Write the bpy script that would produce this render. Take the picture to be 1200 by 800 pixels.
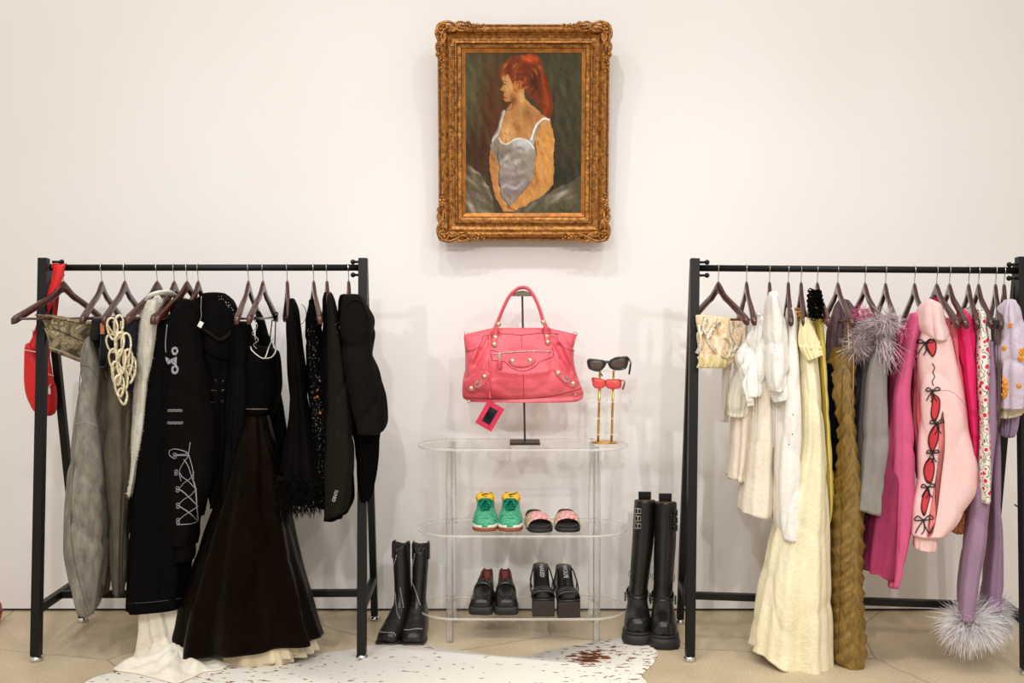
import bpy, math, random
import numpy as np
from mathutils import Vector, Matrix
from mathutils.bvhtree import BVHTree

sc = bpy.context.scene
COL = sc.collection
for o in list(bpy.data.objects):
    bpy.data.objects.remove(o)
random.seed(7)
PI = math.pi

# ------------------------------------------------------------------ camera
FPX = 1250.0
TH = math.atan(48 / FPX)
CS, SN = math.cos(TH), math.sin(TH)
CAM = np.array([0.0, -4.6, 1.3527])
cd = bpy.data.cameras.new('camera')
cd.sensor_width = 36
cd.lens = 36 * FPX / 1200
cam = bpy.data.objects.new('camera', cd)
COL.objects.link(cam)
cam.location = CAM
cam.rotation_euler = (PI / 2 - TH, 0, 0)
sc.camera = cam

# ------------------------------------------------------------------ world, lights, exposure
w = bpy.data.worlds.new('world')
sc.world = w
w.use_nodes = True
w.node_tree.nodes['Background'].inputs[0].default_value = (1.0, 0.935, 0.84, 1)
w.node_tree.nodes['Background'].inputs[1].default_value = 0.64


def spot(name, loc, target, watts, size=75, rad=0.04, col=(.98, .98, 1), blend=.6):
    ld = bpy.data.lights.new(name, 'SPOT')
    ld.energy = watts
    ld.spot_size = math.radians(size)
    ld.spot_blend = blend
    ld.shadow_soft_size = rad
    ld.color = col
    o = bpy.data.objects.new(name, ld)
    COL.objects.link(o)
    o.location = loc
    d = Vector(target) - Vector(loc)
    o.rotation_euler = d.to_track_quat('-Z', 'Y').to_euler()
    return o


SPOTS = [
    ((-2.7, -2.0, 4.1), (-2.1, -.1, 1.0), 50),
    ((-1.3, -2.1, 4.1), (-1.2, -.1, .9), 72),
    ((-.3, -2.0, 4.1), (.2, -.1, .9), 70),
    ((1.0, -2.1, 4.1), (1.1, -.1, .9), 60),
    ((2.2, -2.0, 4.1), (1.7, -.1, 1.0), 40),
    ((-2.0, -4.3, 3.0), (-1.3, -.3, .2), 118),
    ((-.5, -4.6, 2.9), (-.2, -.3, .2), 118),
    ((.9, -4.3, 3.0), (.7, -.3, .2), 118),
    ((2.3, -4.5, 2.9), (1.5, -.3, .2), 118),
]
for p, t, e in SPOTS:
    spot('track_spotlight', p, t, e, 95 if p[1] > -3 else 62, .045, blend=.9)
ld = bpy.data.lights.new('soft_area_fill', 'AREA')  # added soft overhead fill for ambient light, not a known fitting
ld.shape = 'RECTANGLE'
ld.size = 5.0
ld.size_y = 1.2
ld.energy = 20
ld.color = (1, .98, .96)
lo = bpy.data.objects.new('soft_area_fill', ld)
COL.objects.link(lo)
lo.location = (0, -3.4, 3.9)
lo.rotation_euler = (math.radians(25), 0, 0)

sc.view_settings.view_transform = 'Standard'
sc.view_settings.look = 'None'
sc.view_settings.exposure = .03
sc.view_settings.gamma = 1
sc.view_settings.use_curve_mapping = False

# ------------------------------------------------------------------ geometry helpers
def ray(x, y):
    a = (x - 600) / FPX
    b = (400 - y) / FPX
    return np.array([a, CS + b * SN, -SN + b * CS])


def P(x, y, Y):
    """the world point on the vertical plane at depth Y"""
    v = ray(x, y)
    return CAM + v * ((Y - CAM[1]) / v[1])


def Gd(x, y, z=0.0):
    """the world point at height z"""
    v = ray(x, y)
    return CAM + v * ((z - CAM[2]) / v[2])


def proj(p):
    q = np.asarray(p) - CAM
    f = q[..., 1] * CS - q[..., 2] * SN
    u = q[..., 1] * SN + q[..., 2] * CS
    return 600 + FPX * q[..., 0] / f, 400 - FPX * u / f


def V3(*a):
    return np.array(a, float)


def wnoise(p, scale=1.0, seed=0, n=9, aniso=(1, 1, 1)):
    """smooth pseudo noise, vectorised, about -1..1"""
    r = np.random.RandomState(seed)
    q = np.asarray(p, float) * np.array(aniso) * scale
    k = r.normal(size=(3, 3))
    q = q + .35 * np.sin(q @ k + r.uniform(0, 6, 3))
    out = 0
    for i in range(n):
        d = r.normal(size=3)
        d *= (0.7 + r.rand() * 1.6) / np.linalg.norm(d)
        out = out + np.sin(q @ d + r.uniform(0, 6.28))
    return out / math.sqrt(n)


class MB:
    def __init__(s):
        s.v = []
        s.f = []

    def add(s, vs, fs):
        o = len(s.v)
        s.v.extend([tuple(map(float, q)) for q in vs])
        s.f.extend([tuple(i + o for i in f) for f in fs])
        return s

    def box(s, c, size, rz=0, M=None):
        x, y, z = [k / 2 for k in size]
        vs = [Vector((i * x, j * y, k * z)) for i in (-1, 1) for j in (-1, 1) for k in (-1, 1)]
        R = M if M is not None else Matrix.Rotation(rz, 3, 'Z')
        vs = [R @ q + Vector(c) for q in vs]
        return s.add(vs, [(0, 1, 3, 2), (4, 6, 7, 5), (0, 4, 5, 1), (2, 3, 7, 6), (0, 2, 6, 4), (1, 5, 7, 3)])

    def bar(s, a, b, w, h, up=(0, 0, 1)):
        a, b = Vector(a), Vector(b)
        d = (b - a)
        L = d.length
        d.normalize()
        u = Vector(up)
        sx = d.cross(u).normalized()
        u = sx.cross(d).normalized()
        M = Matrix((sx, d, u)).transposed()
        return s.box((a + b) / 2, (w, L, h), M=M)

    def tube(s, pts, r, n=8, closed=False, flat=1.0, caps=True, up=None):
        P_ = [Vector(p) for p in pts]
        m = len(P_)
        if isinstance(r, (int, float)):
            r = [r] * m
        rings = []
        prev = None
        for i in range(m):
            if closed:
                t = P_[(i + 1) % m] - P_[i - 1]
            else:
                t = P_[min(i + 1, m - 1)] - P_[max(i - 1, 0)]
            if t.length < 1e-9:
                t = Vector((0, 0, 1))
            t.normalize()
            if up is not None:
                nrm = Vector(up) - t * Vector(up).dot(t)
            elif prev is None:
                a = Vector((0, 0, 1)) if abs(t.z) < .9 else Vector((1, 0, 0))
                nrm = a - t * a.dot(t)
            else:
                nrm = prev - t * prev.dot(t)
            if nrm.length < 1e-6:
                nrm = t.orthogonal()
            nrm.normalize()
            prev = nrm
            b = t.cross(nrm)
            rings.append([P_[i] + (nrm * math.cos(k * 2 * PI / n) * flat + b * math.sin(k * 2 * PI / n)) * r[i] for k in range(n)])
        return s.loft(rings, closed=closed, caps=caps)

    def loft(s, rings, closed=False, caps=True, wrap=True):
        n = len(rings[0])
        m = len(rings)
        vs = [q for rg in rings for q in rg]
        fs = []
        for i in range(m if closed else m - 1):
            j = (i + 1) % m
            for k in range(n if wrap else n - 1):
                l = (k + 1) % n
                fs.append((i * n + k, i * n + l, j * n + l, j * n + k))
        if caps and not closed:
            fs.append(tuple(range(n - 1, -1, -1)))
            fs.append(tuple((m - 1) * n + k for k in range(n)))
        return s.add(vs, fs)

    def lathe(s, prof, c=(0, 0, 0), n=24, sx=1, sy=1):
        rings = [[(c[0] + r * math.cos(k * 2 * PI / n) * sx, c[1] + r * math.sin(k * 2 * PI / n) * sy, c[2] + z) for k in range(n)] for r, z in prof]
        return s.loft(rings)

    def ball(s, c, r, n=10, sq=(1, 1, 1)):
        m = max(4, n // 2 + 1)
        prof = [(math.sin(PI * i / m) * r, -math.cos(PI * i / m) * r) for i in range(m + 1)]
        rings = [[(c[0] + max(a, r * .02) * math.cos(k * 2 * PI / n) * sq[0], c[1] + max(a, r * .02) * math.sin(k * 2 * PI / n) * sq[1], c[2] + z * sq[2]) for k in range(n)] for a, z in prof]
        return s.loft(rings)

    def xform(s, M):
        s.v = [tuple(M @ Vector(q)) for q in s.v]
        return s


def wloc(o):
    p = Vector((0, 0, 0))
    while o is not None:
        p += o.location
        o = o.parent
    return p


def part(name, mb, mat, parent=None, smooth=True, local=False, kind=None, label=None, bevel=0, subsurf=0, solid=0, data=None):
    if data is None:
        me = bpy.data.meshes.new(name)
        off = Vector((0, 0, 0)) if (local or parent is None) else wloc(parent)
        vs = np.array(mb.v, float) - np.array(off)
        me.from_pydata(vs.tolist(), [], mb.f)
        me.update()
        if smooth is True:
            me.polygons.foreach_set('use_smooth', [True] * len(me.polygons))
        if mat is not None:
            for m_ in (mat if isinstance(mat, list) else [mat]):
                me.materials.append(m_)
    else:
        me = data
    o = bpy.data.objects.new(name, me)
    COL.objects.link(o)
    if parent is not None:
        o.parent = parent
    if kind:
        o['kind'] = kind
    if label:
        o['label'] = label
    if bevel:
        b = o.modifiers.new('bevel', 'BEVEL')
        b.width = bevel
        b.segments = 2
        b.limit_method = 'ANGLE'
    if solid:
        b = o.modifiers.new('solid', 'SOLIDIFY')
        b.thickness = solid
        b.offset = 0
    if subsurf:
        b = o.modifiers.new('subd', 'SUBSURF')
        b.levels = subsurf
        b.render_levels = subsurf
    return o


def tag(o, label, cat, group=None):
    o['label'] = label
    o['category'] = cat
    if group:
        o['group'] = group
    return o


def thing(name, label, cat, loc=(0, 0, 0), group=None, rz=0):
    o = bpy.data.objects.new(name, None)
    COL.objects.link(o)
    o.location = tuple(map(float, loc))
    o.rotation_euler = (0, 0, rz)
    o.empty_display_size = .05
    return tag(o, label, cat, group)


# ------------------------------------------------------------------ materials
def lin(c):
    def g(x):
        x /= 255.0
        return x / 12.92 if x <= .04045 else ((x + .055) / 1.055) ** 2.4
    return tuple(g(x) for x in c[:3]) + (1.0,)


MATS = {}


def newmat(name):
    m = bpy.data.materials.new(name)
    m.use_nodes = True
    nt = m.node_tree
    return m, nt, nt.nodes['Principled BSDF']


def noise_node(nt, scale, detail=3, rough=.5, stretch=None, coord='Object'):
    tc = nt.nodes.new('ShaderNodeTexCoord')
    mp = nt.nodes.new('ShaderNodeMapping')
    if stretch:
        mp.inputs['Scale'].default_value = stretch
    nz = nt.nodes.new('ShaderNodeTexNoise')
    nz.inputs['Scale'].default_value = scale
    nz.inputs['Detail'].default_value = detail
    nz.inputs['Roughness'].default_value = rough
    nt.links.new(tc.outputs[coord], mp.inputs[0])
    nt.links.new(mp.outputs[0], nz.inputs['Vector'])
    return nz, mp


def ramp(nt, fac, stops, interp='LINEAR'):
    r = nt.nodes.new('ShaderNodeValToRGB')
    r.color_ramp.interpolation = interp
    e = r.color_ramp.elements
    while len(e) < len(stops):
        e.new(.5)
    for i, (p_, c) in enumerate(stops):
        e[i].position = p_
        e[i].color = lin(c)
    nt.links.new(fac, r.inputs[0])
    return r


def bump(nt, bs, fac, strength=.3, dist=.002):
    b = nt.nodes.new('ShaderNodeBump')
    b.inputs['Strength'].default_value = strength
    b.inputs['Distance'].default_value = dist
    nt.links.new(fac, b.inputs['Height'])
    nt.links.new(b.outputs[0], bs.inputs['Normal'])
    return b


def mat(name, col, rough=.6, metal=0, var=.12, scale=30, bmp=.15, bscale=200, bdist=.001, sheen=0, spec=.5, coat=0, stretch=None, alpha=1, trans=0, aniso=0, sss=0):
    """plain procedural material: colour with a noise variation and a fine bump"""
    if name in MATS:
        return MATS[name]
    m, nt, bs = newmat(name)
    nz, _ = noise_node(nt, scale, 4, .6, stretch)
    lo_ = tuple(max(0, c * (1 - var)) for c in col)
    hi_ = tuple(min(255, c * (1 + var * .6)) for c in col)
    r = ramp(nt, nz.outputs['Fac'], [(.3, lo_), (.7, hi_)])
    nt.links.new(r.outputs[0], bs.inputs['Base Color'])
    bs.inputs['Roughness'].default_value = rough
    bs.inputs['Metallic'].default_value = metal
    bs.inputs['Specular IOR Level'].default_value = spec
    bs.inputs['Coat Weight'].default_value = coat
    bs.inputs['Coat Roughness'].default_value = .15
    if sheen:
        bs.inputs['Sheen Weight'].default_value = sheen
        bs.inputs['Sheen Roughness'].default_value = .5
        bs.inputs['Sheen Tint'].default_value = lin(hi_)
    bs.inputs['Alpha'].default_value = alpha
    bs.inputs['Transmission Weight'].default_value = trans
    if bmp:
        n2, _ = noise_node(nt, bscale, 2, .5)
        bump(nt, bs, n2.outputs['Fac'], bmp, bdist)
    MATS[name] = m
    return m


def fabric(name, col, rough=.85, var=.1, sheen=.15, weave=900, bmp=.25, scale=14, alpha=1, spec=.25, soft=.4):
    """woven cloth: soft colour drift, vertical creases, fine weave"""
    if name in MATS:
        return MATS[name]
    m, nt, bs = newmat(name)
    nz, _ = noise_node(nt, scale, 4, .65, (1, 1, .35))
    lo_ = tuple(max(0, c * (1 - var)) for c in col)
    hi_ = tuple(min(255, c * (1 + var * .5)) for c in col)
    r = ramp(nt, nz.outputs['Fac'], [(.3, lo_), (.7, hi_)])
    nt.links.new(r.outputs[0], bs.inputs['Base Color'])
    bs.inputs['Roughness'].default_value = rough
    bs.inputs['Specular IOR Level'].default_value = spec
    bs.inputs['Sheen Weight'].default_value = sheen
    bs.inputs['Sheen Tint'].default_value = lin(hi_)
    bs.inputs['Alpha'].default_value = alpha
    n1, _ = noise_node(nt, 9, 3, .6, (1, 1, .3))
    b1 = nt.nodes.new('ShaderNodeBump')
    b1.inputs['Strength'].default_value = soft
    b1.inputs['Distance'].default_value = .012
    nt.links.new(n1.outputs['Fac'], b1.inputs['Height'])
    nc, _ = noise_node(nt, 38, 3, .7)
    nc.inputs['Distortion'].default_value = .8
    b3 = nt.nodes.new('ShaderNodeBump')
    b3.inputs['Strength'].default_value = soft * .55
    b3.inputs['Distance'].default_value = .009
    nt.links.new(nc.outputs['Fac'], b3.inputs['Height'])
    nt.links.new(b1.outputs[0], b3.inputs['Normal'])
    b1 = b3
    n2, _ = noise_node(nt, weave, 1, .5)
    b = nt.nodes.new('ShaderNodeBump')
    b.inputs['Strength'].default_value = bmp
    b.inputs['Distance'].default_value = .0008
    nt.links.new(n2.outputs['Fac'], b.inputs['Height'])
    nt.links.new(b1.outputs[0], b.inputs['Normal'])
    nt.links.new(b.outputs[0], bs.inputs['Normal'])
    MATS[name] = m
    return m


def patterned(name, scale, stops, rough=.85, interp='CONSTANT', detail=2, stretch=None, kind='noise', dist=1.0):
    if name in MATS:
        return MATS[name]
    m, nt, bs = newmat(name)
    if kind == 'noise':
        nz, _ = noise_node(nt, scale, detail, .5, stretch)
        nz.inputs['Distortion'].default_value = dist
        fac = nz.outputs['Fac']
    else:
        tc = nt.nodes.new('ShaderNodeTexCoord')
        vo = nt.nodes.new('ShaderNodeTexVoronoi')
        vo.inputs['Scale'].default_value = scale
        nt.links.new(tc.outputs['Object'], vo.inputs['Vector'])
        fac = vo.outputs['Distance']
    r = ramp(nt, fac, stops, interp)
    nt.links.new(r.outputs[0], bs.inputs['Base Color'])
    bs.inputs['Roughness'].default_value = rough
    MATS[name] = m
    return m


BLACKMETAL = mat('black_powder_coat', (13, 12, 11), .45, 0, .1, 60, .05, 900, spec=.3)
CHROME = mat('polished_chrome', (215, 215, 215), .12, 1, .03, 30, 0)
WOOD = None


def wood_mat():
    m, nt, bs = newmat('mahogany_stained_wood')
    nz, mp = noise_node(nt, 9, 6, .6, (1, 12, 12))
    r = ramp(nt, nz.outputs['Fac'], [(.25, (40, 15, 9)), (.55, (74, 32, 20)), (.8, (100, 48, 30))])
    nt.links.new(r.outputs[0], bs.inputs['Base Color'])
    bs.inputs['Roughness'].default_value = .28
    bs.inputs['Coat Weight'].default_value = .6
    bs.inputs['Coat Roughness'].default_value = .12
    return m


WOOD = wood_mat()


# ------------------------------------------------------------------ cloth lofts
def hermite(xs, ys, q):
    xs = np.array(xs, float)
    ys = np.array(ys, float)
    if len(xs) < 3:
        return np.interp(q, xs, ys)
    h = np.diff(xs)
    dl = np.diff(ys) / h
    m = np.zeros(len(xs))
    for i in range(1, len(xs) - 1):
        m[i] = 0 if dl[i - 1] * dl[i] <= 0 else 2 * dl[i - 1] * dl[i] / (dl[i - 1] + dl[i])
    m[0] = dl[0]
    m[-1] = dl[-1]
    i = np.clip(np.searchsorted(xs, q) - 1, 0, len(xs) - 2)
    t = (q - xs[i]) / h[i]
    return ((2 * t ** 3 - 3 * t ** 2 + 1) * ys[i] + (t ** 3 - 2 * t ** 2 + t) * h[i] * m[i] + (-2 * t ** 3 + 3 * t ** 2) * ys[i + 1] + (t ** 3 - t ** 2) * h[i] * m[i + 1])


def cloth(rows, Y, d=.18, phi=None, N=72, step=3.5, folds=(0.002, .012), k=9, wr=.004, wscale=9, e=.85, seed=1, ruche=None, topcap=.006, mb=None, hem=0.0, dtop=None):
    """a hanging tube of cloth. rows: (y, x_left, x_right[, drop of the right edge]) give its width at each height,
    d its half depth, phi its turn about the vertical."""
    rows = [tuple(r) + (0,) * (4 - len(r)) for r in rows]
    ys = np.array([r[0] for r in rows], float)
    n = max(6, int((ys[-1] - ys[0]) / step))
    q = np.linspace(ys[0], ys[-1], n)
    xl = hermite(ys, [r[1] for r in rows], q)
    xr = hermite(ys, [r[2] for r in rows], q)
    tilt = hermite(ys, [r[3] for r in rows], q)
    xm = (xl + xr) / 2
    C = np.array([P(a, b, Y) for a, b in zip(xm, q)])
    phi_ = phi
    if phi is None:
        X0 = C[:, 0].mean()
        phi = -.7 * math.atan2(X0, 4.6 + Y)
    else:
        phi = math.radians(phi)
    D = np.array([math.sin(phi), -math.cos(phi), 0])
    E = np.array([math.cos(phi), math.sin(phi), 0])
    fine = phi_ is None
    if fine:
        N = max(N, 120)
    t = np.linspace(0, 2 * PI, N, endpoint=False) + PI / 2
    cc = np.sign(np.cos(t)) * np.abs(np.cos(t)) ** e
    ss = np.sign(np.sin(t)) * np.abs(np.sin(t)) ** e
    fr = np.linspace(0, 1, n)
    dd = np.full(n, d) if np.isscalar(d) else hermite(np.linspace(0, 1, len(d)), d, fr)
    dd = dd.copy()
    if dtop is not None:
        dd = np.minimum(dd, dtop + (dd - dtop) * np.clip(fr / .12, 0, 1) ** .5)
    want = xr - xl

    def ext(T, dd_):
        pt = C[:, None, :] + D * (dd_[:, None] * ss)[:, :, None] + E * (T[:, None] * cc)[:, :, None]
        px, _ = proj(pt)
        return px.min(1), px.max(1), pt
    tmin = np.full(n, .010)
    a, b, _ = ext(tmin, dd)
    for _ in range(12):
        over = (b - a) > want * .97
        dd = np.where(over, dd * .85, dd)
        a, b, _ = ext(tmin, dd)
    lo_, hi_ = tmin.copy(), np.full(n, .6)
    for _ in range(18):
        md = (lo_ + hi_) / 2
        a, b, _ = ext(md, dd)
        g = (b - a) > want
        hi_ = np.where(g, md, hi_)
        lo_ = np.where(g, lo_, md)
    T = (lo_ + hi_) / 2
    a, b, pt = ext(T, dd)
    sc_ = (4.6 + Y) / FPX
    sh = (xm - (a + b) / 2) * sc_
    pt = pt + np.array([1, 0, 0]) * sh[:, None, None]
    # tilt and hem
    cx = pt[:, :, 0].mean(1, keepdims=True)
    wx = (pt[:, :, 0].max(1) - pt[:, :, 0].min(1))[:, None] / 2 + 1e-6
    u = (pt[:, :, 0] - cx) / wx
    pt[:, :, 2] -= (tilt * sc_ / 2)[:, None] * u
    if hem:
        pt[:, :, 2] -= (fr[:, None] ** 6) * hem * (1 - u ** 2)
    # folds
    nd = E * cc[:, None] * 1.0 + D * ss[:, None] * .6
    nd = nd / np.linalg.norm(nd, axis=1, keepdims=True)
    amp = folds[0] + (folds[1] - folds[0]) * fr ** 1.3
    amp = np.minimum(amp, T * .5 + .001)
    if fine:
        k = int(k * 1.6)
    rs = np.random.RandomState(seed)
    ph = rs.uniform(0, 6.28, 4)
    drift = fr * rs.uniform(-1, 1)
    F = (np.sin(k * t[None, :] + ph[0] + drift[:, None] * 1.5) + .6 * np.sin((k * 1 + 4) * t[None, :] + ph[1] - drift[:, None] * 2)
         + .5 * np.sin((k // 2 + 1) * t[None, :] + ph[2]))
    disp = amp[:, None] * F * .55
    wn = wnoise(pt, wscale, seed, aniso=(1, 1, .45)) + .5 * wnoise(pt, wscale * 2.7, seed + 50, aniso=(1, 1, .6))
    cr = (1 - np.minimum(1, np.abs(wnoise(pt, wscale * 1.5, seed + 77, aniso=(1, 1, .75))) * 1.4)) ** 2
    disp = disp + wr * (1.1 * wn - 1.6 * cr + .4) * np.minimum(1, T / .02)[:, None]
    if ruche:
        ra, rk = ruche
        zz = pt[:, :, 2]
        seam = np.abs(np.sin((t[None, :] - PI / 2) / 2)) * 2
        du = np.abs(((pt[:, :, 0] - cx) / wx))
        sg = np.sign(pt[:, :, 0] - cx + .10 * wx)
        ph_ = rk * (zz * 1.0 + .075 * du ** .7) + 1.5 * wnoise(pt, 5, seed + 9) + sg * .9
        saw = (ph_ / PI) % 1.0
        prof = np.where(saw < .72, saw / .72, (1 - saw) / .28) ** 1.2
        fine_ = .35 * np.sin(ph_ * 4.3 + 3 * wnoise(pt, 9, seed + 3))
        disp = disp + ra * (prof - .5 + fine_ * .35) * (.3 + .7 * np.minimum(1, du * 2.0)) + ra * .25 * np.minimum(1, du * 6)
    pt = pt + nd[None] * disp[:, :, None]
    rings = [pt[i] for i in range(n)]
    # rounded top, tucked hem
    top = rings[0]
    c0 = top.mean(0)
    tops = []
    for s_, z_ in ((.15, 1.0), (.55, .8), (.85, .4)):
        r_ = c0 + (top - c0) * s_
        r_ = r_ + V3(0, 0, topcap * z_)
        tops.append(r_)
    bot = rings[-1]
    c1 = bot.mean(0)
    b1 = c1 + (bot - c1) * .93 + V3(0, 0, .002)
    b2 = c1 + (bot - c1) * .88 + V3(0, 0, .03)
    mb = mb or MB()
    mb.loft(tops + rings + [b1, b2], caps=True)
    return mb


def bvh(*objs):
    vs, fs = [], []
    for o in objs:
        off = wloc(o)
        b = len(vs)
        vs += [v.co + off for v in o.data.vertices]
        fs += [tuple(i + b for i in p.vertices) for p in o.data.polygons]
    return BVHTree.FromPolygons(vs, fs)


def hit(tree, x, y, off=.002, fallY=-.5):
    d = Vector(ray(x, y)).normalized()
    loc, nrm, i, ds = tree.ray_cast(Vector(CAM), d)
    if loc is None:
        return V3(*P(x, y, fallY)), V3(0, -1, 0)
    if nrm.dot(d) > 0:
        nrm = -nrm
    return np.array(loc + nrm * off), np.array(nrm)


def smooth_path(pts, n):
    pts = np.array(pts, float)
    s = np.r_[0, np.cumsum(np.linalg.norm(np.diff(pts, axis=0), axis=1))]
    q = np.linspace(0, s[-1], n)
    return np.stack([hermite(s, pts[:, j], q) for j in range(pts.shape[1])], 1)


def catmull(pts, n, closed=False):
    pts = [np.array(p, float) for p in pts]
    m = len(pts)
    out = []
    segs = m if closed else m - 1
    for i in range(segs):
        if closed:
            p0, p1, p2, p3 = pts[(i - 1) % m], pts[i], pts[(i + 1) % m], pts[(i + 2) % m]
        else:
            p0, p1, p2, p3 = pts[max(i - 1, 0)], pts[i], pts[i + 1], pts[min(i + 2, m - 1)]
        for j in range(n):
            t = j / n
            out.append(.5 * ((2 * p1) + (p2 - p0) * t + (2 * p0 - 5 * p1 + 4 * p2 - p3) * t * t + (3 * p1 - p0 - 3 * p2 + p3) * t ** 3))
    if not closed:
        out.append(pts[-1])
    return out


def on_line(tree, pts, r, mb=None, n=6, off=.002, k=5, flat=1.0, closed=False):
    """a cord or seam lying on a surface"""
    mb = mb or MB()
    pp = catmull([np.array(p, float) for p in pts], k, closed)
    w_ = [hit(tree, p[0], p[1], off)[0] for p in pp]
    mb.tube(w_, r, n, closed=closed, flat=flat)
    return mb


def plumes(mb, centre, n, length, dirf, rs, wid=.003, seg=5):
    """thin curved feather strands growing from around a centre (a function giving root points)"""
    for i in range(n):
        root = centre()
        d = dirf(root)
        L = length * (.55 + .6 * rs.rand())
        d = d / (np.linalg.norm(d) + 1e-9)
        side = np.cross(d, rs.normal(size=3))
        side /= np.linalg.norm(side) + 1e-9
        curl = rs.normal(size=3) * .5
        p = root.copy()
        pts = [p.copy()]
        dv = d.copy()
        for j in range(seg):
            dv = dv + curl / seg * .8 + V3(0, 0, -.5 / seg)
            dv /= np.linalg.norm(dv)
            p = p + dv * L / seg
            pts.append(p.copy())
        vs = []
        fs = []
        for j, q in enumerate(pts):
            w_ = wid * (1 - (j / seg) ** 2 * .85)
            vs += [q - side * w_ / 2, q + side * w_ / 2]
            if j:
                b = 2 * (j - 1)
                fs.append((b, b + 1, b + 3, b + 2))
        mb.add(vs, fs)
    return mb

# ------------------------------------------------------------------ the setting
def wall_mat():
    m, nt, bs = newmat('warm_white_wall_paint')
    nz, _ = noise_node(nt, 1.3, 3, .5)
    r = ramp(nt, nz.outputs['Fac'], [(.3, (235, 230, 225)), (.7, (239, 235, 231))])
    nt.links.new(r.outputs[0], bs.inputs['Base Color'])
    bs.inputs['Roughness'].default_value = .75
    n2, _ = noise_node(nt, 60, 4, .6)
    bump(nt, bs, n2.outputs['Fac'], .08, .002)
    return m


def floor_mat():
    m, nt, bs = newmat('polished_concrete')
    nz, _ = noise_node(nt, 2.2, 6, .65)
    r = ramp(nt, nz.outputs['Fac'], [(.25, (184, 165, 132)), (.5, (206, 188, 155)), (.8, (222, 206, 176))])
    n3, _ = noise_node(nt, 120, 3, .7)
    r3 = ramp(nt, n3.outputs['Fac'], [(.35, (205, 205, 205)), (.6, (255, 255, 255))])
    mx = nt.nodes.new('ShaderNodeMix')
    mx.data_type = 'RGBA'
    mx.blend_type = 'MULTIPLY'
    mx.inputs[0].default_value = .6
    nt.links.new(r.outputs[0], mx.inputs[6])
    nt.links.new(r3.outputs[0], mx.inputs[7])
    tc = nt.nodes.new('ShaderNodeTexCoord')
    nzd = nt.nodes.new('ShaderNodeTexNoise')
    nzd.inputs['Scale'].default_value = 5
    va = nt.nodes.new('ShaderNodeVectorMath')
    va.operation = 'MULTIPLY_ADD'
    va.inputs[1].default_value = (.07, .07, 0)
    vo = nt.nodes.new('ShaderNodeTexVoronoi')
    vo.feature = 'DISTANCE_TO_EDGE'
    vo.inputs['Scale'].default_value = 1.1
    nt.links.new(tc.outputs['Object'], nzd.inputs['Vector'])
    nt.links.new(nzd.outputs['Color'], va.inputs[0])
    nt.links.new(tc.outputs['Object'], va.inputs[2])
    nt.links.new(va.outputs[0], vo.inputs['Vector'])
    rc = ramp(nt, vo.outputs['Distance'], [(.0, (120, 108, 92)), (.005, (255, 255, 255))])
    m2 = nt.nodes.new('ShaderNodeMix')
    m2.data_type = 'RGBA'
    m2.blend_type = 'MULTIPLY'
    m2.inputs[0].default_value = .6
    nt.links.new(mx.outputs[2], m2.inputs[6])
    nt.links.new(rc.outputs[0], m2.inputs[7])
    nt.links.new(m2.outputs[2], bs.inputs['Base Color'])
    bs.inputs['Roughness'].default_value = .5
    bump(nt, bs, n3.outputs['Fac'], .1, .002)
    return m


def struct(name, mb, m, **k):
    o = part(name, mb, m, smooth=False, **k)
    o['kind'] = 'structure'
    return o


struct('floor', MB().box((0, -2.5, -.05), (9, 5.4, .1)), floor_mat())
struct('wall_back', MB().box((0, .06, 2.0), (9, .12, 3.976)), wall_mat())
struct('gap_shade_strip', MB().box((0, .10, .006), (9, .16, .012)), mat('dark_shadow_gap', (30, 24, 20), .9))  # dark strip coloured as the shade in the gap under the wall

# ------------------------------------------------------------------ clothes racks
RODL = (P(62, 313.5, -.497), P(424, 313.5, -.483))
RODR = (P(818, 314, -.505), P(1194, 317, -.655))


def on_rod(px):
    a, b = RODL if px < 600 else RODR
    pts = [a + (b - a) * t for t in np.linspace(0, 1, 60)]
    xs = [proj(p)[0] for p in pts]
    t = np.interp(px, xs, np.linspace(0, 1, 60))
    return a + (b - a) * t


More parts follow.
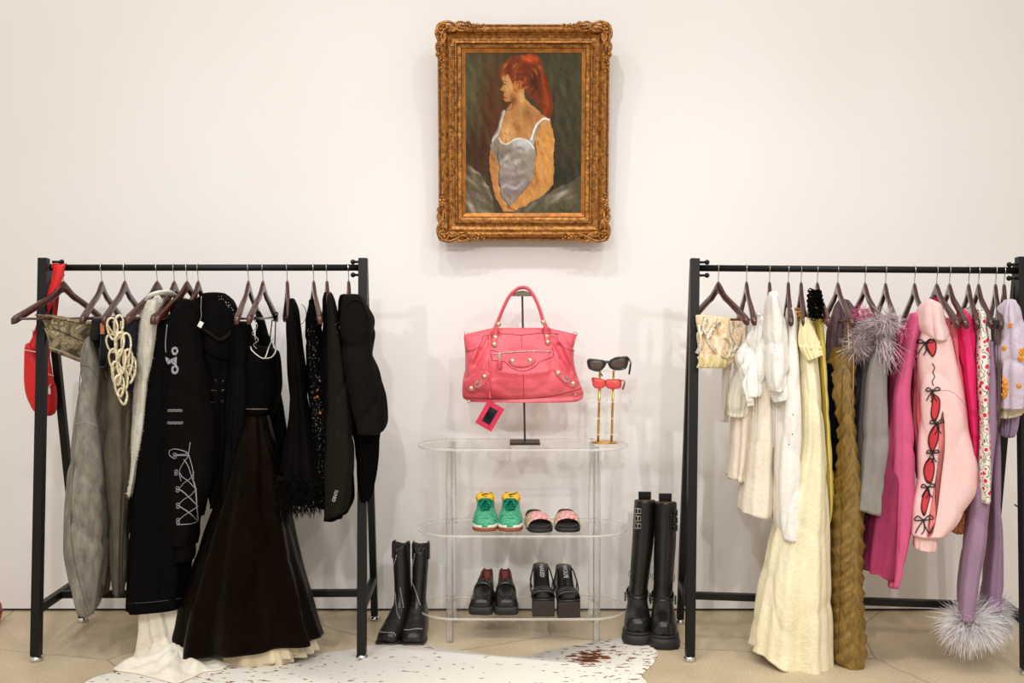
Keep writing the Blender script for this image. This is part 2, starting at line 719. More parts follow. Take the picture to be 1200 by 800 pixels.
def rack(label, ff, fb, tops, rod, group):
    """ff / fb: front and back feet left,right; tops: two top points"""
    t = thing('garment_rack', label, 'clothes rack', ((ff[0][0] + ff[1][0]) / 2, (ff[0][1] + fb[0][1]) / 2, 0))
    rdir = np.array(rod[1]) - np.array(rod[0])
    rdir[2] = 0
    rdir /= np.linalg.norm(rdir)
    for i in (0, 1):
        f, b, tp = [np.array(q[i], float) for q in (ff, fb, tops)]
        s = 1 if i == 0 else -1
        part('front_post', MB().bar(f + V3(0, 0, .02), tp, .034, .036, up=(0, 1, 0)), BLACKMETAL, t, False, bevel=.002)
        bk = b + (tp - b) * .985 + V3(0, .02, 0)
        part('rear_post', MB().bar(b + V3(0, 0, .02), bk, .028, .03, up=(0, 1, 0)), BLACKMETAL, t, False, bevel=.002)
        fa = f + (tp - f) * .125
        ba = b + (tp - b) * .120
        part('side_brace', MB().bar(fa, ba, .026, .032), BLACKMETAL, t, False, bevel=.002)
        for q, nm in ((f, 'foot'), (b, 'foot')):
            part(nm, MB().lathe([(.006, .036), (.008, .022), (.017, .02), (.023, .012), (.024, .004), (.021, 0), (.0, 0)], q, 16), CHROME, t)
        for dz in (.022, -.028):
            k = MB()
            c = np.array(rod[i]) + rdir * s * .028 + V3(0, 0, dz)
            k.tube([c - rdir * s * .03, c + rdir * s * .004], .005, 8)
            k.ball(c + rdir * s * .006, .010, 10)
            part('knob', k, BLACKMETAL, t)
        
    part('hanging_rod', MB().tube([rod[0] - rdir * .01, rod[1] + rdir * .01], .0125, 16), BLACKMETAL, t)
    ra = [(np.array(ff[i]) + (np.array(tops[i]) - ff[i]) * .124 + np.array(fb[i]) + (np.array(tops[i]) - fb[i]) * .124) / 2 for i in (0, 1)]
    part('lower_rail', MB().bar(ra[0], ra[1], .024, .028), BLACKMETAL, t, False, bevel=.002)
    return t


ff = (Gd(42.5, 774), Gd(424, 772))
fb = (Gd(97, 728), Gd(439, 726))
rack('black metal garment rack at the left, full of dark clothes', ff, fb,
     (V3(-1.796, -.498, 1.515), V3(-.573, -.483, 1.515)), RODL, 'g')
ff = (Gd(808.5, 774), V3(1.862, -.786, 0))
fb = (Gd(797, 730), V3(1.92, -.33, 0))
rack('black metal garment rack at the right, full of pale and pink clothes', ff, fb,
     (V3(.700, -.505, 1.513), V3(1.879, -.655, 1.513)), RODR, 'g')

# ------------------------------------------------------------------ hangers
def hanger_body(bend):
    mb = MB()
    rings = []
    for x in np.linspace(-.215, .215, 37):
        s = abs(x) / .215
        zc = -.078 - .112 * s ** 1.15 - .012 * (1 - math.cos(min(1, s * 4) * PI)) * .5
        if s < .22:
            zc += .006 * (1 - s / .22)
        hh = .021 - .0085 * min(1, s * 3) ** .8 + .003 * s ** 3
        th = .0065 + .0045 * s ** 1.5
        if s > .96:
            hh *= .75
            th *= .7
        y = bend * s ** 2
        rings.append([(x + 0, y + th * a, zc + hh * b) for a, b in ((1, .6), (.7, 1), (-.7, 1), (-1, .6), (-1, -.6), (-.7, -1), (.7, -1), (1, -.6))])
    mb.loft(rings)
    return mb


def hanger_hook():
    mb = MB()
    pts = [(0, 0, -.066), (0, 0, -.040)]
    for a in np.linspace(-1.25, 3.6, 18):
        pts.append((math.cos(a) * .0152, 0, math.sin(a) * .0152))
    pts[2] = (.004, 0, -.018)
    return mb.tube(pts, .0017, 7)


HIDDEN = (232, 336.5, 383, 408.5, 875, 902, 924, 939, 1038, 1072, 1135.5, 1147, 1177)
HB = {}
for bd in (0, .025, -.025):
    HB[bd] = None
hook_mesh = [None]
bar_mesh = [None]


def hanger(px, near, label, group, bend=0, span=.215, bar=True):
    c = on_rod(px)
    # turn so that the near end shows at column `near`
    best = min(np.linspace(-80, 80, 321), key=lambda a: abs(proj(c + V3(span * math.sin(math.radians(a)), -span * math.cos(math.radians(a)), -.19))[0] - near))
    t = thing('wooden_hanger', label, 'hanger', c, group)
    rz = math.radians(best) + (-PI / 2)
    if HB[bend] is None:
        o = part('hanger_frame', hanger_body(bend), WOOD, t, local=True)
        HB[bend] = o.data
    else:
        o = part('hanger_frame', None, None, t, data=HB[bend])
    o.rotation_euler = (0, 0, rz)
    if hook_mesh[0] is None:
        h = part('hook', hanger_hook(), CHROME, t, local=True)
        hook_mesh[0] = h.data
        b = part('trouser_bar', MB().tube([(-.205, 0, -.193), (0, 0, -.196), (.205, 0, -.193)], .0045, 8), WOOD, t, local=True)
        bar_mesh[0] = b.data
    else:
        h = part('hook', None, None, t, data=hook_mesh[0])
        b = part('trouser_bar', None, None, t, data=bar_mesh[0])
    a = RODL if px < 600 else RODR
    ang = math.atan2(a[1][1] - a[0][1], a[1][0] - a[0][0])
    h.rotation_euler = (0, 0, ang - PI / 2)
    b.rotation_euler = (0, 0, rz)
    if px in HIDDEN:
        o.scale = (.80, 1, 1)
        b.scale = (.80, 1, 1)
    return t


GL = 'brown wooden hangers on the left rack'
GR = 'brown wooden hangers on the right rack'
for px, near, bd, lb in [
    (74, 20, -.025, 'brown wooden hanger turned wide, holding the camouflage mini skirt at the left end'),
    (119, 96, 0, 'brown wooden hanger above the grey denim trousers'),
    (146, 121, 0, 'brown wooden hanger above the pale looped chain belt'),
    (184, 148, 0, 'brown wooden hanger passing through the white collar of the fuzzy cardigan'),
    (204, 178, 0, 'brown wooden hanger behind the collar, between the fuzzy cardigan and black denim'),
    (219, 182, 0, 'brown wooden hanger holding the long black denim skirt'),
    (232, 206, 0, 'brown wooden hanger holding the black hoodie with silver print'),
    (291, 277, 0, 'brown wooden hanger holding the narrow black velvet dress'),
    (308, 291, 0, 'brown wooden hanger holding the black lace-trimmed ball gown'),
    (336.5, 341, 0, 'brown wooden hanger holding the black feather-hemmed dress'),
    (367.5, 375, 0, 'brown wooden hanger holding the black sequinned dress'),
    (383, 389, 0, 'brown wooden hanger holding the long dark olive blazer'),
    (408.5, 413, 0, 'brown wooden hanger holding the puff-shouldered dark jacket at the right end'),
]:
    hanger(px, near, lb, GL, bd)
for px, near, bd, lb in [
    (842, 876, .0, 'brown wooden hanger holding the peach lace top, leftmost on the right rack'),
    (875, 887, 0, 'brown wooden hanger holding the white puff-sleeved blouse'),
    (902, 906, 0, 'brown wooden hanger holding the white shirt with rolled cuff'),
    (924, 928, 0, 'brown wooden hanger holding the long white linen shirt'),
    (939, 944, 0, 'brown wooden hanger holding the long pale yellow dress'),
    (958, 971, 0, 'brown wooden hanger poking out of the black ruffled collar'),
    (982, 999, 0, 'brown wooden hanger holding the gold ruched dress'),
    (1014, 1032, .0, 'brown wooden hanger standing free left of the grey feathers'),
    (1038, 1054, .0, 'brown wooden hanger holding the grey feather-shouldered dress'),
    (1072, 1090, .0, 'brown wooden hanger inside the hood of the pale pink hoodie'),
    (1098, 1123, 0, 'brown wooden hanger crossing in front of the crimson top'),
    (1113, 1133, 0, 'brown wooden hanger holding the hot pink blazer'),
    (1135.5, 1149, 0, 'brown wooden hanger holding the floral cotton dress'),
    (1147, 1167, 0, 'brown wooden hanger right behind the floral cotton dress'),
    (1167, 1173, 0, 'brown wooden hanger holding the lilac trousers with feather cuffs'),
    (1177, 1183, 0, 'brown wooden hanger holding the lilac satin top, rightmost of all'),
]:
    hanger(px, near, lb, GR, bd)

# ------------------------------------------------------------------ painting
def build_painting():
    top = P(613.5, 29, -.115)
    bot = P(613.5, 282, -.055)
    H_ = float(np.linalg.norm(top - bot))
    W_ = float(P(713.5, 156, -.085)[0] - P(513.5, 156, -.085)[0])
    mid = (top + bot) / 2
    t = thing('framed_painting', 'framed oil portrait of a red-haired person in a pale dress, hung on the wall', 'painting', mid)
    tilt = math.atan2(top[1] - bot[1], top[2] - bot[2])
    t.rotation_euler = (-tilt, 0, 0)
    gm, nt, bs = newmat('antique_gold_leaf')
    nz, _ = noise_node(nt, 60, 6, .75)
    r = ramp(nt, nz.outputs['Fac'], [(.28, (60, 32, 12)), (.42, (130, 80, 32)), (.58, (188, 130, 62)), (.78, (232, 186, 112))])
    nt.links.new(r.outputs[0], bs.inputs['Base Color'])
    bs.inputs['Metallic'].default_value = .55
    bs.inputs['Roughness'].default_value = .42
    n2, _ = noise_node(nt, 90, 4, .6)
    bump(nt, bs, n2.outputs['Fac'], .6, .004)
    hw, hh = W_ / 2, H_ / 2

    def sweep(prof, name, m, par, label=None):
        for k, (ax, sg) in enumerate((('h', 1), ('h', -1), ('v', 1), ('v', -1))):
            rings = []
            for e in np.linspace(-1, 1, 2):
                rg = []
                for s_, y_ in prof:
                    a, b = hw - s_, hh - s_
                    rg.append((e * a, -y_, sg * b) if ax == 'h' else (sg * a, -y_, e * b))
                rings.append(rg)
            part(name, MB().loft(rings), m, par, False, local=True, bevel=0)
    prof = [(.003, .0), (0, .008), (.003, .028), (.009, .034), (.012, .030), (.018, .048), (.028, .054), (.036, .048), (.040, .040), (.044, .043), (.048, .036),
            (.060, .030), (.070, .031), (.074, .040), (.079, .042), (.083, .036), (.086, .026), (.090, .026), (.098, .024), (.099, .0)]
    sweep(prof, 'frame_rail', gm, t)
    # beaded flutes on the inner band
    fl = MB()
    for sg in (1, -1):
        for q in np.arange(-hh + .09, hh - .09, .0075):
            fl.tube([(sg * (hw - .060), -.0325, q), (sg * (hw - .070), -.0335, q)], .0016, 4, caps=False)
        for q in np.arange(-hw + .09, hw - .09, .0075):
            fl.tube([(q, -.0325, sg * (hh - .060)), (q, -.0335, sg * (hh - .070))], .0016, 4, caps=False)
    part('fluted_band', fl, gm, t, local=True, kind='stuff')
    lm = mat('gilt_liner', (176, 112, 46), .4, .5, .25, 30, .3, 200)
    sweep([(.099, .0), (.099, .020), (.102, .022), (.112, .016), (.1165, .014), (.1165, .0)], 'liner', lm, t)

    def arm(fn):
        m = MB()

        def sp(c, r0, turns, a0, dirn, rr, zz=.052):
            pts = []
            rad = []
            for i in range(22):
                u = i / 21
                a = a0 + dirn * turns * 2 * PI * u
                r_ = r0 * (1 - .8 * u)
                pts.append(fn(c[0] + r_ * math.cos(a), c[1] + r_ * math.sin(a), zz + .006 * u))
                rad.append(rr * (1 - .35 * u))
            m.tube(pts, rad, 7)
            m.ball(pts[-1], rr * 1.3, 8)

        def cur(pp, r0, r1, z0=.050, z1=.056):
            q = catmull([V3(a, b, 0) for a, b in pp], 6)
            n_ = len(q)
            m.tube([fn(p[0], p[1], z0 + (z1 - z0) * math.sin(PI * i / (n_ - 1))) for i, p in enumerate(q)],
                   [r0 + (r1 - r0) * i / (n_ - 1) for i in range(n_)], 7)
        sp((.030, .020), .018, 1.15, PI, 1, .0055)
        cur([(.012, .006), (.045, -.002), (.075, .008), (.10, .022), (.122, .020)], .007, .004)
        cur([(.045, .036), (.07, .034), (.088, .022), (.080, .006), (.100, -.002), (.125, .006)], .0055, .0045)
        cur([(.03, .03), (.06, .018), (.09, .032), (.12, .034)], .005, .003)
        for i in range(5):
            cur([(.05 + i * .009, .036 - i * .002), (.060 + i * .010, .024 - i * .003), (.058 + i * .012, .010 - i * .002)], .0035, .002, .054, .058)
        sp((.128, .006), .010, 1.1, 0, -1, .004)
        for i in range(6):
            a = i * PI / 3
            m.ball(fn(.148 + .010 * math.cos(a), .018 + .010 * math.sin(a), .052), .0062, 8, (1, .8, 1))
        m.ball(fn(.148, .018, .058), .006, 8)
        for i, (a, b) in enumerate(((.168, .010), (.170, .024), (.183, .016), (.196, .020), (.193, .008))):
            m.ball(fn(a, b, .050), .0075 - i * .0006, 8, (1, .8, 1))
        return m
    for sx in (1, -1):
        for sz in (1, -1):
            m = arm(lambda a, s_, y_: (sx * (hw - a), -y_, sz * (hh - s_)))
            m2 = arm(lambda a, s_, y_: (sx * (hw - s_), -y_, sz * (hh - a)))
            m.add(m2.v, m2.f)
            m.ball((sx * (hw - .014), -.045, sz * (hh - .014)), .014, 12, (1, .6, 1))
            part('corner_ornament', m, gm, t, local=True)
    # canvas: oil paint as a fine mesh of coloured cells
    cw, ch = W_ - .233, H_ - .233
    nx, nz_ = 190, 256
    gx, gz = np.meshgrid(np.linspace(0, 1, nx), np.linspace(0, 1, nz_))
    X_ = 25 + gx * 543
    Y_ = 33 + gz * 742
    rs = np.random.RandomState(3)
    pos = np.stack([X_ / 100, Y_ / 100, 0 * X_], -1)
    wob = wnoise(pos, 6, 4)[..., None] * 2.2
    Xw = X_ + wnoise(pos, 9, 5) * 2.5
    Yw = Y_ + wnoise(pos, 9, 6) * 2.5
    img = np.zeros((nz_, nx, 3))

    def inside(poly):
        c = np.zeros(Xw.shape, bool)
        n = len(poly)
        j = n - 1
        for i in range(n):
            xi, yi = poly[i]
            xj, yj = poly[j]
            cond = ((yi > Yw) != (yj > Yw)) & (Xw < (xj - xi) * (Yw - yi) / ((yj - yi) or 1e-9) + xi)
            c ^= cond
            j = i
        return c

    def soft(cx, cy, rx, ry, ang=0):
        a = math.radians(ang)
        dx, dy = X_ - cx, Y_ - cy
        u = (dx * math.cos(a) + dy * math.sin(a)) / rx
        v = (-dx * math.sin(a) + dy * math.cos(a)) / ry
        return np.exp(-(u * u + v * v))

    def blend(k, col):
        k = np.clip(k, 0, 1)[..., None]
        img[:] = img * (1 - k) + np.array(col, float) * k

    def fill(poly, col, k=1.0):
        blend(inside(poly) * k, col)

    def stroke(pts, wd, col, k=.9):
        pp = catmull([V3(a, b, 0) for a, b in pts], 8)
        dmin = np.full(Xw.shape, 1e9)
        for a, b in zip(pp[:-1], pp[1:]):
            ab = b[:2] - a[:2]
            tt = np.clip(((Xw - a[0]) * ab[0] + (Yw - a[1]) * ab[1]) / (ab @ ab + 1e-9), 0, 1)
            dmin = np.minimum(dmin, np.hypot(Xw - a[0] - tt * ab[0], Yw - a[1] - tt * ab[1]))
        blend(np.clip((wd / 2 - dmin) / 2.5 + .5, 0, 1) * k, col)
    img[:] = (76, 68, 46)
    blend(soft(60, 200, 90, 260, 20) * .8, (98, 100, 70))
    blend(soft(160, 330, 80, 260, 0) * .9, (92, 54, 32))
    blend(soft(90, 480, 80, 100, 0) * .8, (74, 40, 28))
    blend(soft(330, 60, 120, 60, 0) * .5, (60, 70, 74))
    blend(soft(500, 200, 110, 200, 0) * .7, (84, 82, 56))
    blend(soft(480, 400, 80, 240, 0) * .6, (70, 60, 46))
    blend(soft(470, 600, 90, 70, 0) * .7, (44, 46, 36))
    for i in range(26):
        x0, y0 = rs.uniform(25, 560), rs.uniform(40, 520)
        stroke([(x0, y0), (x0 + rs.uniform(-12, 12), y0 + rs.uniform(40, 110))], rs.uniform(6, 16), [(96, 96, 74), (60, 48, 36), (88, 70, 48), (64, 72, 58)][i % 4], .28)
    # skirt clouds
    fill([(25, 540), (90, 590), (140, 660), (165, 775), (25, 775)], (118, 106, 84), .45)
    fill([(568, 600), (500, 640), (430, 670), (330, 720), (250, 775), (568, 775)], (118, 106, 84), .45)
    for i in range(30):
        a = rs.uniform(0, 1)
        x0, y0 = rs.uniform(25, 140), rs.uniform(580, 775)
        lft = inside([(25, 530), (90, 590), (140, 660), (165, 775), (25, 775)])
        blend(soft(x0, y0, 40, 9, 40 + rs.uniform(-25, 25)) * .6 * lft, [(186, 178, 164), (110, 112, 90), (150, 130, 128), (96, 84, 66)][i % 4])
        x0, y0 = rs.uniform(260, 560), rs.uniform(620, 775)
        rgt = inside([(568, 590), (500, 640), (430, 665), (330, 720), (250, 775), (568, 775)])
        blend(soft(x0, y0, 44, 9, -30 + rs.uniform(-25, 25)) * .6 * rgt, [(188, 178, 164), (108, 110, 88), (146, 128, 126), (88, 80, 62)][i % 4])
    # hair
    hair = [(176, 128), (200, 84), (236, 48), (268, 50), (290, 44), (320, 36), (356, 40), (380, 62), (388, 96), (408, 150), (428, 225), (434, 300), (420, 345), (396, 318), (366, 280), (344, 240), (318, 235), (304, 200), (250, 208), (236, 160), (212, 150), (196, 150), (186, 150)]
    fill(hair, (124, 60, 30))
    for i in range(70):
        x0, y0 = rs.uniform(195, 400), rs.uniform(45, 200)
        a = math.atan2(y0 - 150, x0 - 290) + PI / 2
        k = soft(x0, y0, 17, 5, math.degrees(a)) * inside(hair)
        blend(k * .8, [(208, 112, 44), (84, 42, 24), (176, 92, 40), (224, 138, 66), (116, 60, 32), (104, 72, 40)][i % 6])
    for i in range(14):
        a = i / 13
        stroke([(376 + 8 * a, 105 + 20 * a), (392 + 16 * a, 190 + 10 * a), (396 + 26 * a, 310 - 20 * a)], 4, [(204, 84, 36), (118, 48, 26), (216, 104, 46), (84, 38, 24)][i % 4], .6)
    blend(inside(hair) * soft(325, 60, 34, 20) * .7, (216, 88, 40))
    blend(inside(hair) * soft(300, 120, 20, 40, 30) * .7, (96, 40, 22))
    blend(inside(hair) * soft(345, 170, 24, 50, -10) * .8, (70, 30, 20))
    # torso and face
    skin = [(194, 150), (228, 132), (248, 180), (258, 206), (296, 196), (302, 240), (332, 272), (372, 304), (420, 340), (440, 400), (442, 480), (436, 640), (402, 684), (330, 724), (256, 768), (196, 765), (165, 705), (142, 610), (135, 540), (142, 460), (168, 400), (186, 335), (218, 292), (243, 256), (212, 260), (203, 246), (207, 236), (199, 226), (204, 214), (192, 208), (183, 201), (194, 184), (200, 170)]
    fill(skin, (186, 134, 82))
    blend(inside(skin) * soft(225, 185, 30, 40) * .8, (222, 176, 112))
    blend(inside(skin) * soft(285, 260, 22, 60, -10) * .8, (224, 180, 116))
    blend(inside(skin) * soft(220, 400, 30, 50) * .8, (226, 184, 126))
    blend(inside(skin) * soft(310, 310, 30, 60, -40) * .6, (140, 92, 52))
    blend(inside(skin) * soft(250, 250, 18, 20) * .7, (128, 74, 40))
    blend(inside(skin) * soft(262, 190, 12, 26) * .7, (140, 50, 26))
    fill([(250, 165), (276, 158), (290, 175), (284, 200), (266, 206), (252, 192)], (190, 122, 72))
    stroke([(258, 172), (274, 166), (282, 180), (274, 196)], 4, (116, 56, 32), .8)
    stroke([(194, 178), (206, 174), (214, 178)], 4, (52, 34, 26), .9)
    stroke([(192, 164), (206, 158), (222, 162)], 3, (96, 52, 30), .8)
    stroke([(203, 232), (212, 236), (216, 240)], 6, (150, 44, 30), .9)
    stroke([(184, 202), (194, 208), (204, 212)], 3, (120, 70, 42), .8)
    stroke([(212, 260), (230, 262), (246, 252)], 3, (92, 50, 30), .8)
    # dress
    dress = [(188, 322), (196, 300), (213, 296), (206, 324), (196, 350), (186, 385), (176, 425), (200, 452), (222, 456), (250, 434), (300, 428), (324, 434), (336, 395), (352, 360), (385, 332), (418, 334), (416, 344), (386, 350), (364, 380), (346, 445), (352, 500), (346, 606), (300, 664), (232, 742), (196, 716), (180, 650), (176, 560), (160, 500), (136, 462), (152, 420), (176, 372)]
    fill(dress, (150, 140, 124))
    blend(inside(dress) * soft(300, 450, 60, 30) * .9, (206, 208, 206))
    blend(inside(dress) * soft(250, 640, 60, 60) * .8, (126, 104, 102))
    blend(inside(dress) * soft(210, 500, 40, 30) * .8, (112, 104, 90))
    for i in range(20):
        x0, y0 = rs.uniform(185, 330), rs.uniform(470, 690)
        k = np.clip(soft(x0, y0, 34, 9, rs.uniform(-40, 20)), 0, 1) * inside(dress)
        blend(k * .6, [(204, 204, 198), (120, 110, 112), (176, 164, 160)][i % 3])
    stroke([(178, 425), (212, 455), (250, 436), (300, 430), (345, 470)], 7, (232, 232, 228), .85)
    stroke([(206, 298), (192, 345), (176, 400), (150, 440)], 9, (226, 228, 224), .8)
    stroke([(334, 432), (352, 372), (388, 338), (416, 338)], 9, (234, 234, 230), .95)
    stroke([(176, 470), (180, 560), (188, 680), (228, 740)], 4, (56, 44, 34), .7)
    stroke([(350, 440), (354, 520), (348, 604), (300, 664), (232, 744)], 4, (72, 46, 30), .8)
    stroke([(210, 452), (216, 420), (206, 400)], 4, (136, 82, 48), .8)
    # arms
    blend(inside([(356, 430), (386, 350), (420, 344), (442, 420), (440, 600), (400, 684), (330, 724), (256, 768), (220, 765), (230, 742), (300, 664), (352, 600), (356, 500)]) * (.5 + .5 * soft(400, 480, 20, 130)), (208, 152, 84))
    for i in range(40):
        x0, y0 = rs.uniform(150, 440), rs.uniform(320, 760)
        msk = inside(skin) & ~inside(dress)
        blend(soft(x0, y0, 8, 16, rs.uniform(-30, 30)) * msk * .55, [(232, 184, 112), (150, 92, 46), (180, 116, 60), (222, 170, 100)][i % 4])
    stroke([(440, 400), (444, 480), (438, 640), (402, 686)], 4, (52, 32, 20), .8)
    stroke([(140, 470), (134, 540), (144, 620), (166, 706), (196, 766)], 4, (60, 36, 22), .8)
    stroke([(200, 742), (232, 748), (262, 766)], 4, (110, 58, 32), .8)
    stroke([(244, 256), (240, 290), (214, 300)], 4, (120, 72, 40), .7)
    blend(soft(150, 250, 60, 190) * .35, (104, 66, 38))
    # loose dabs of the brush over everything
    for i in range(1500):
        iy, ix = rs.randint(4, nz_ - 4), rs.randint(4, nx - 4)
        y0_, y1_, x0_, x1_ = max(0, iy - 9), iy + 10, max(0, ix - 9), ix + 10
        sx_, sy_ = X_[y0_:y1_, x0_:x1_] - X_[iy, ix], Y_[y0_:y1_, x0_:x1_] - Y_[iy, ix]
        a = rs.uniform(-.6, .6) + (PI / 2 if rs.rand() < .6 else .6)
        u_, v_ = sx_ * math.cos(a) + sy_ * math.sin(a), -sx_ * math.sin(a) + sy_ * math.cos(a)
        k_ = (np.exp(-(u_ / 11) ** 2 - (v_ / 3.2) ** 2) * .7)[..., None]
        cdab = img[iy, ix] * rs.uniform(.84, 1.16) + rs.normal(0, 4, 3)
        sub = img[y0_:y1_, x0_:x1_]
        near = (np.abs(sub - img[iy, ix]).sum(-1, keepdims=True) < 70)
        img[y0_:y1_, x0_:x1_] = sub * (1 - k_ * near) + cdab * k_ * near
    for i in range(6):
        stroke([(462 + i * 11, 766 - (i % 2) * 5), (468 + i * 11, 758), (470 + i * 11, 768)], 2.5, (40, 30, 24), .7)
    img += wnoise(np.stack([X_ / 8, Y_ / 22, 0 * X_], -1), 1.2, 8)[..., None] * 5 + rs.normal(0, 2.5, img.shape)
    img = (np.clip(img, 0, 255) / 255) ** 1.12
    linc = np.where(img <= .04045, img / 12.92, ((img + .055) / 1.055) ** 2.4)
    vs = [((u - .5) * cw, -.012, (.5 - v) * ch) for u, v in zip(gx.ravel(), gz.ravel())]
    fs = [(i * nx + j, (i + 1) * nx + j, (i + 1) * nx + j + 1, i * nx + j + 1) for i in range(nz_ - 1) for j in range(nx - 1)]
    mb = MB().add(vs, fs)
    m, nt, bs = newmat('oil_paint')
    at = nt.nodes.new('ShaderNodeAttribute')
    at.attribute_name = 'paint'
    nt.links.new(at.outputs['Color'], bs.inputs['Base Color'])
    bs.inputs['Roughness'].default_value = .6
    bs.inputs['Specular IOR Level'].default_value = .15
    n2, _ = noise_node(nt, 260, 3, .6)
    bump(nt, bs, n2.outputs['Fac'], .25, .002)
    c = part('canvas', mb, m, t, local=True)
    ca = c.data.color_attributes.new('paint', 'FLOAT_COLOR', 'POINT')
    ca.data.foreach_set('color', np.concatenate([linc.reshape(-1, 3), np.ones((nx * nz_, 1))], 1).ravel().astype(np.float32))
    part('backing_board', MB().box((0, -.004, 0), (W_ - .19, .008, H_ - .19)), mat('backing_card', (90, 70, 50), .8), t, False, local=True)
    a_ = math.cos(tilt)
    part('wall_cleat', MB().box((0, (.115 - .0) / 2 - .01, H_ / 2 - .14), (.10, .115, .03)), mat('backing_card', (90, 70, 50), .8), t, False, local=True)


build_painting()

# ------------------------------------------------------------------ clear acrylic shelf unit
def acrylic():
    m = bpy.data.materials.new('clear_acrylic')
    m.use_nodes = True
    nt = m.node_tree
    nt.nodes.clear()
    out = nt.nodes.new('ShaderNodeOutputMaterial')
    tr = nt.nodes.new('ShaderNodeBsdfTransparent')
    tr.inputs[0].default_value = (.985, .985, .98, 1)
    gl = nt.nodes.new('ShaderNodeBsdfGlossy')
    gl.inputs['Roughness'].default_value = .03
    mx = nt.nodes.new('ShaderNodeMixShader')
    mx.inputs[0].default_value = .04
    nt.links.new(tr.outputs[0], mx.inputs[1])
    nt.links.new(gl.outputs[0], mx.inputs[2])
    nt.links.new(mx.outputs[0], out.inputs[0])
    return m


def acrylic_rim():
    """the polished edge of acrylic, a little milky where it gathers light, with real refraction"""
    m = bpy.data.materials.new('acrylic_edge')
    m.use_nodes = True
    nt = m.node_tree
    nt.nodes.clear()
    out = nt.nodes.new('ShaderNodeOutputMaterial')
    tr = nt.nodes.new('ShaderNodeBsdfTransparent')
    g = nt.nodes.new('ShaderNodeBsdfGlass')
    g.inputs['IOR'].default_value = 1.49
    g.inputs['Roughness'].default_value = .0
    mx = nt.nodes.new('ShaderNodeMixShader')
    mx.inputs[0].default_value = .4
    nt.links.new(tr.outputs[0], mx.inputs[1])
    nt.links.new(g.outputs[0], mx.inputs[2])
    nt.links.new(mx.outputs[0], out.inputs[0])
    return m


ACR, ACE = acrylic(), acrylic_rim()
ACEDGE = mat('frosted_acrylic_edge', (235, 232, 226), .25, 0, .02, 20, 0, alpha=.42)
SX = (-.247 + .335) / 2
shelf = thing('acrylic_shelf_unit', 'clear acrylic shelf unit with three rounded shelves, standing between the racks', 'shelf unit', (SX, -.285, 0))
SHZ = (.772, .432, .104)
for z in SHZ:
    def stad(rx, ry, zz):
        out = []
        for i in range(72):
            a = 2 * PI * i / 72
            cx = (rx - ry) * (1 if math.cos(a) > 1e-9 else -1 if math.cos(a) < -1e-9 else 0)
            out.append((SX + cx + ry * math.cos(a), -.283 + ry * math.sin(a), zz))
        return out
    s_ = part('shelf', MB().loft([stad(.425, .165, z - .010), stad(.425, .165, z)]), ACR, shelf, False)
    part('shelf_edge', MB().loft([stad(.4252, .1652, z - .010), stad(.4268, .1668, z - .008), stad(.4268, .1668, z - .002), stad(.4252, .1652, z)], caps=False), ACEDGE, s_, True)
for sx in (-1, 1):
    for yy in (-.418, -.148):
        x = SX + sx * .291
        pr = [(.015, 0), (.015, .092), (.0155, .093), (.0155, .105), (.015, .107), (.015, .42), (.0155, .421), (.0155, .433), (.015, .435), (.015, .761)]
        p_ = part('acrylic_post', MB().lathe(pr, (x, yy, 0), 24), ACE, shelf)
        part('clear_disc', MB().lathe([(.004, .7722), (.007, .7722), (.007, .776), (.004, .7765)], (x, yy, 0), 16), CHROME, p_)
        for z in SHZ[1:]:
            part('clear_disc', MB().lathe([(.0152, z - .014), (.0175, z - .012), (.0175, z - .0105), (.0152, z - .0102)], (x, yy, 0), 20), ACEDGE, p_)

# ------------------------------------------------------------------ bag display stand
BY = -.285
GUN = mat('dark_brushed_steel', (70, 64, 58), .4, .9, .1, 40, .1)
bx = P(613, 519, BY)
st = thing('bag_stand', 'dark metal display stand with a square base holding the pink handbag', 'display stand', (Gd(615, 519, .772)[0], BY, .772))
bp = Gd(615, 519, .772)
part('base_plate', MB().box((bp[0], BY, .778), (.122, .115, .010)), GUN, st, False, bevel=.001)
tp = P(612, 345, BY)
part('pole', MB().bar((bp[0], BY, .782), (tp[0], BY, tp[2] + .008), .008, .008, up=(0, 1, 0)), GUN, st, False)
cr = MB()
rings = []
for i in range(13):
    a = PI * (.12 + .76 * i / 12)
    c = V3(tp[0] + .045 * math.cos(a), 0, tp[2] - .020 + .035 * math.sin(a))
    rings.append([(c[0], BY - .03, c[2] - .002), (c[0], BY - .03, c[2]), (c[0], BY + .03, c[2]), (c[0], BY + .03, c[2] - .002)])
cr.loft(rings)
for s in (-1, 1):
    rr = [(tp[0] + .045 * math.cos(PI * (.12 + .76 * i / 12)), BY + s * .03, tp[2] - .020 + .035 * math.sin(PI * (.12 + .76 * i / 12))) for i in range(13)]
    cr.add(rr, [tuple(range(13))])
part('cradle', cr, mat('warm_steel', (128, 116, 98), .35, .9, .1, 40, .1), st, False)

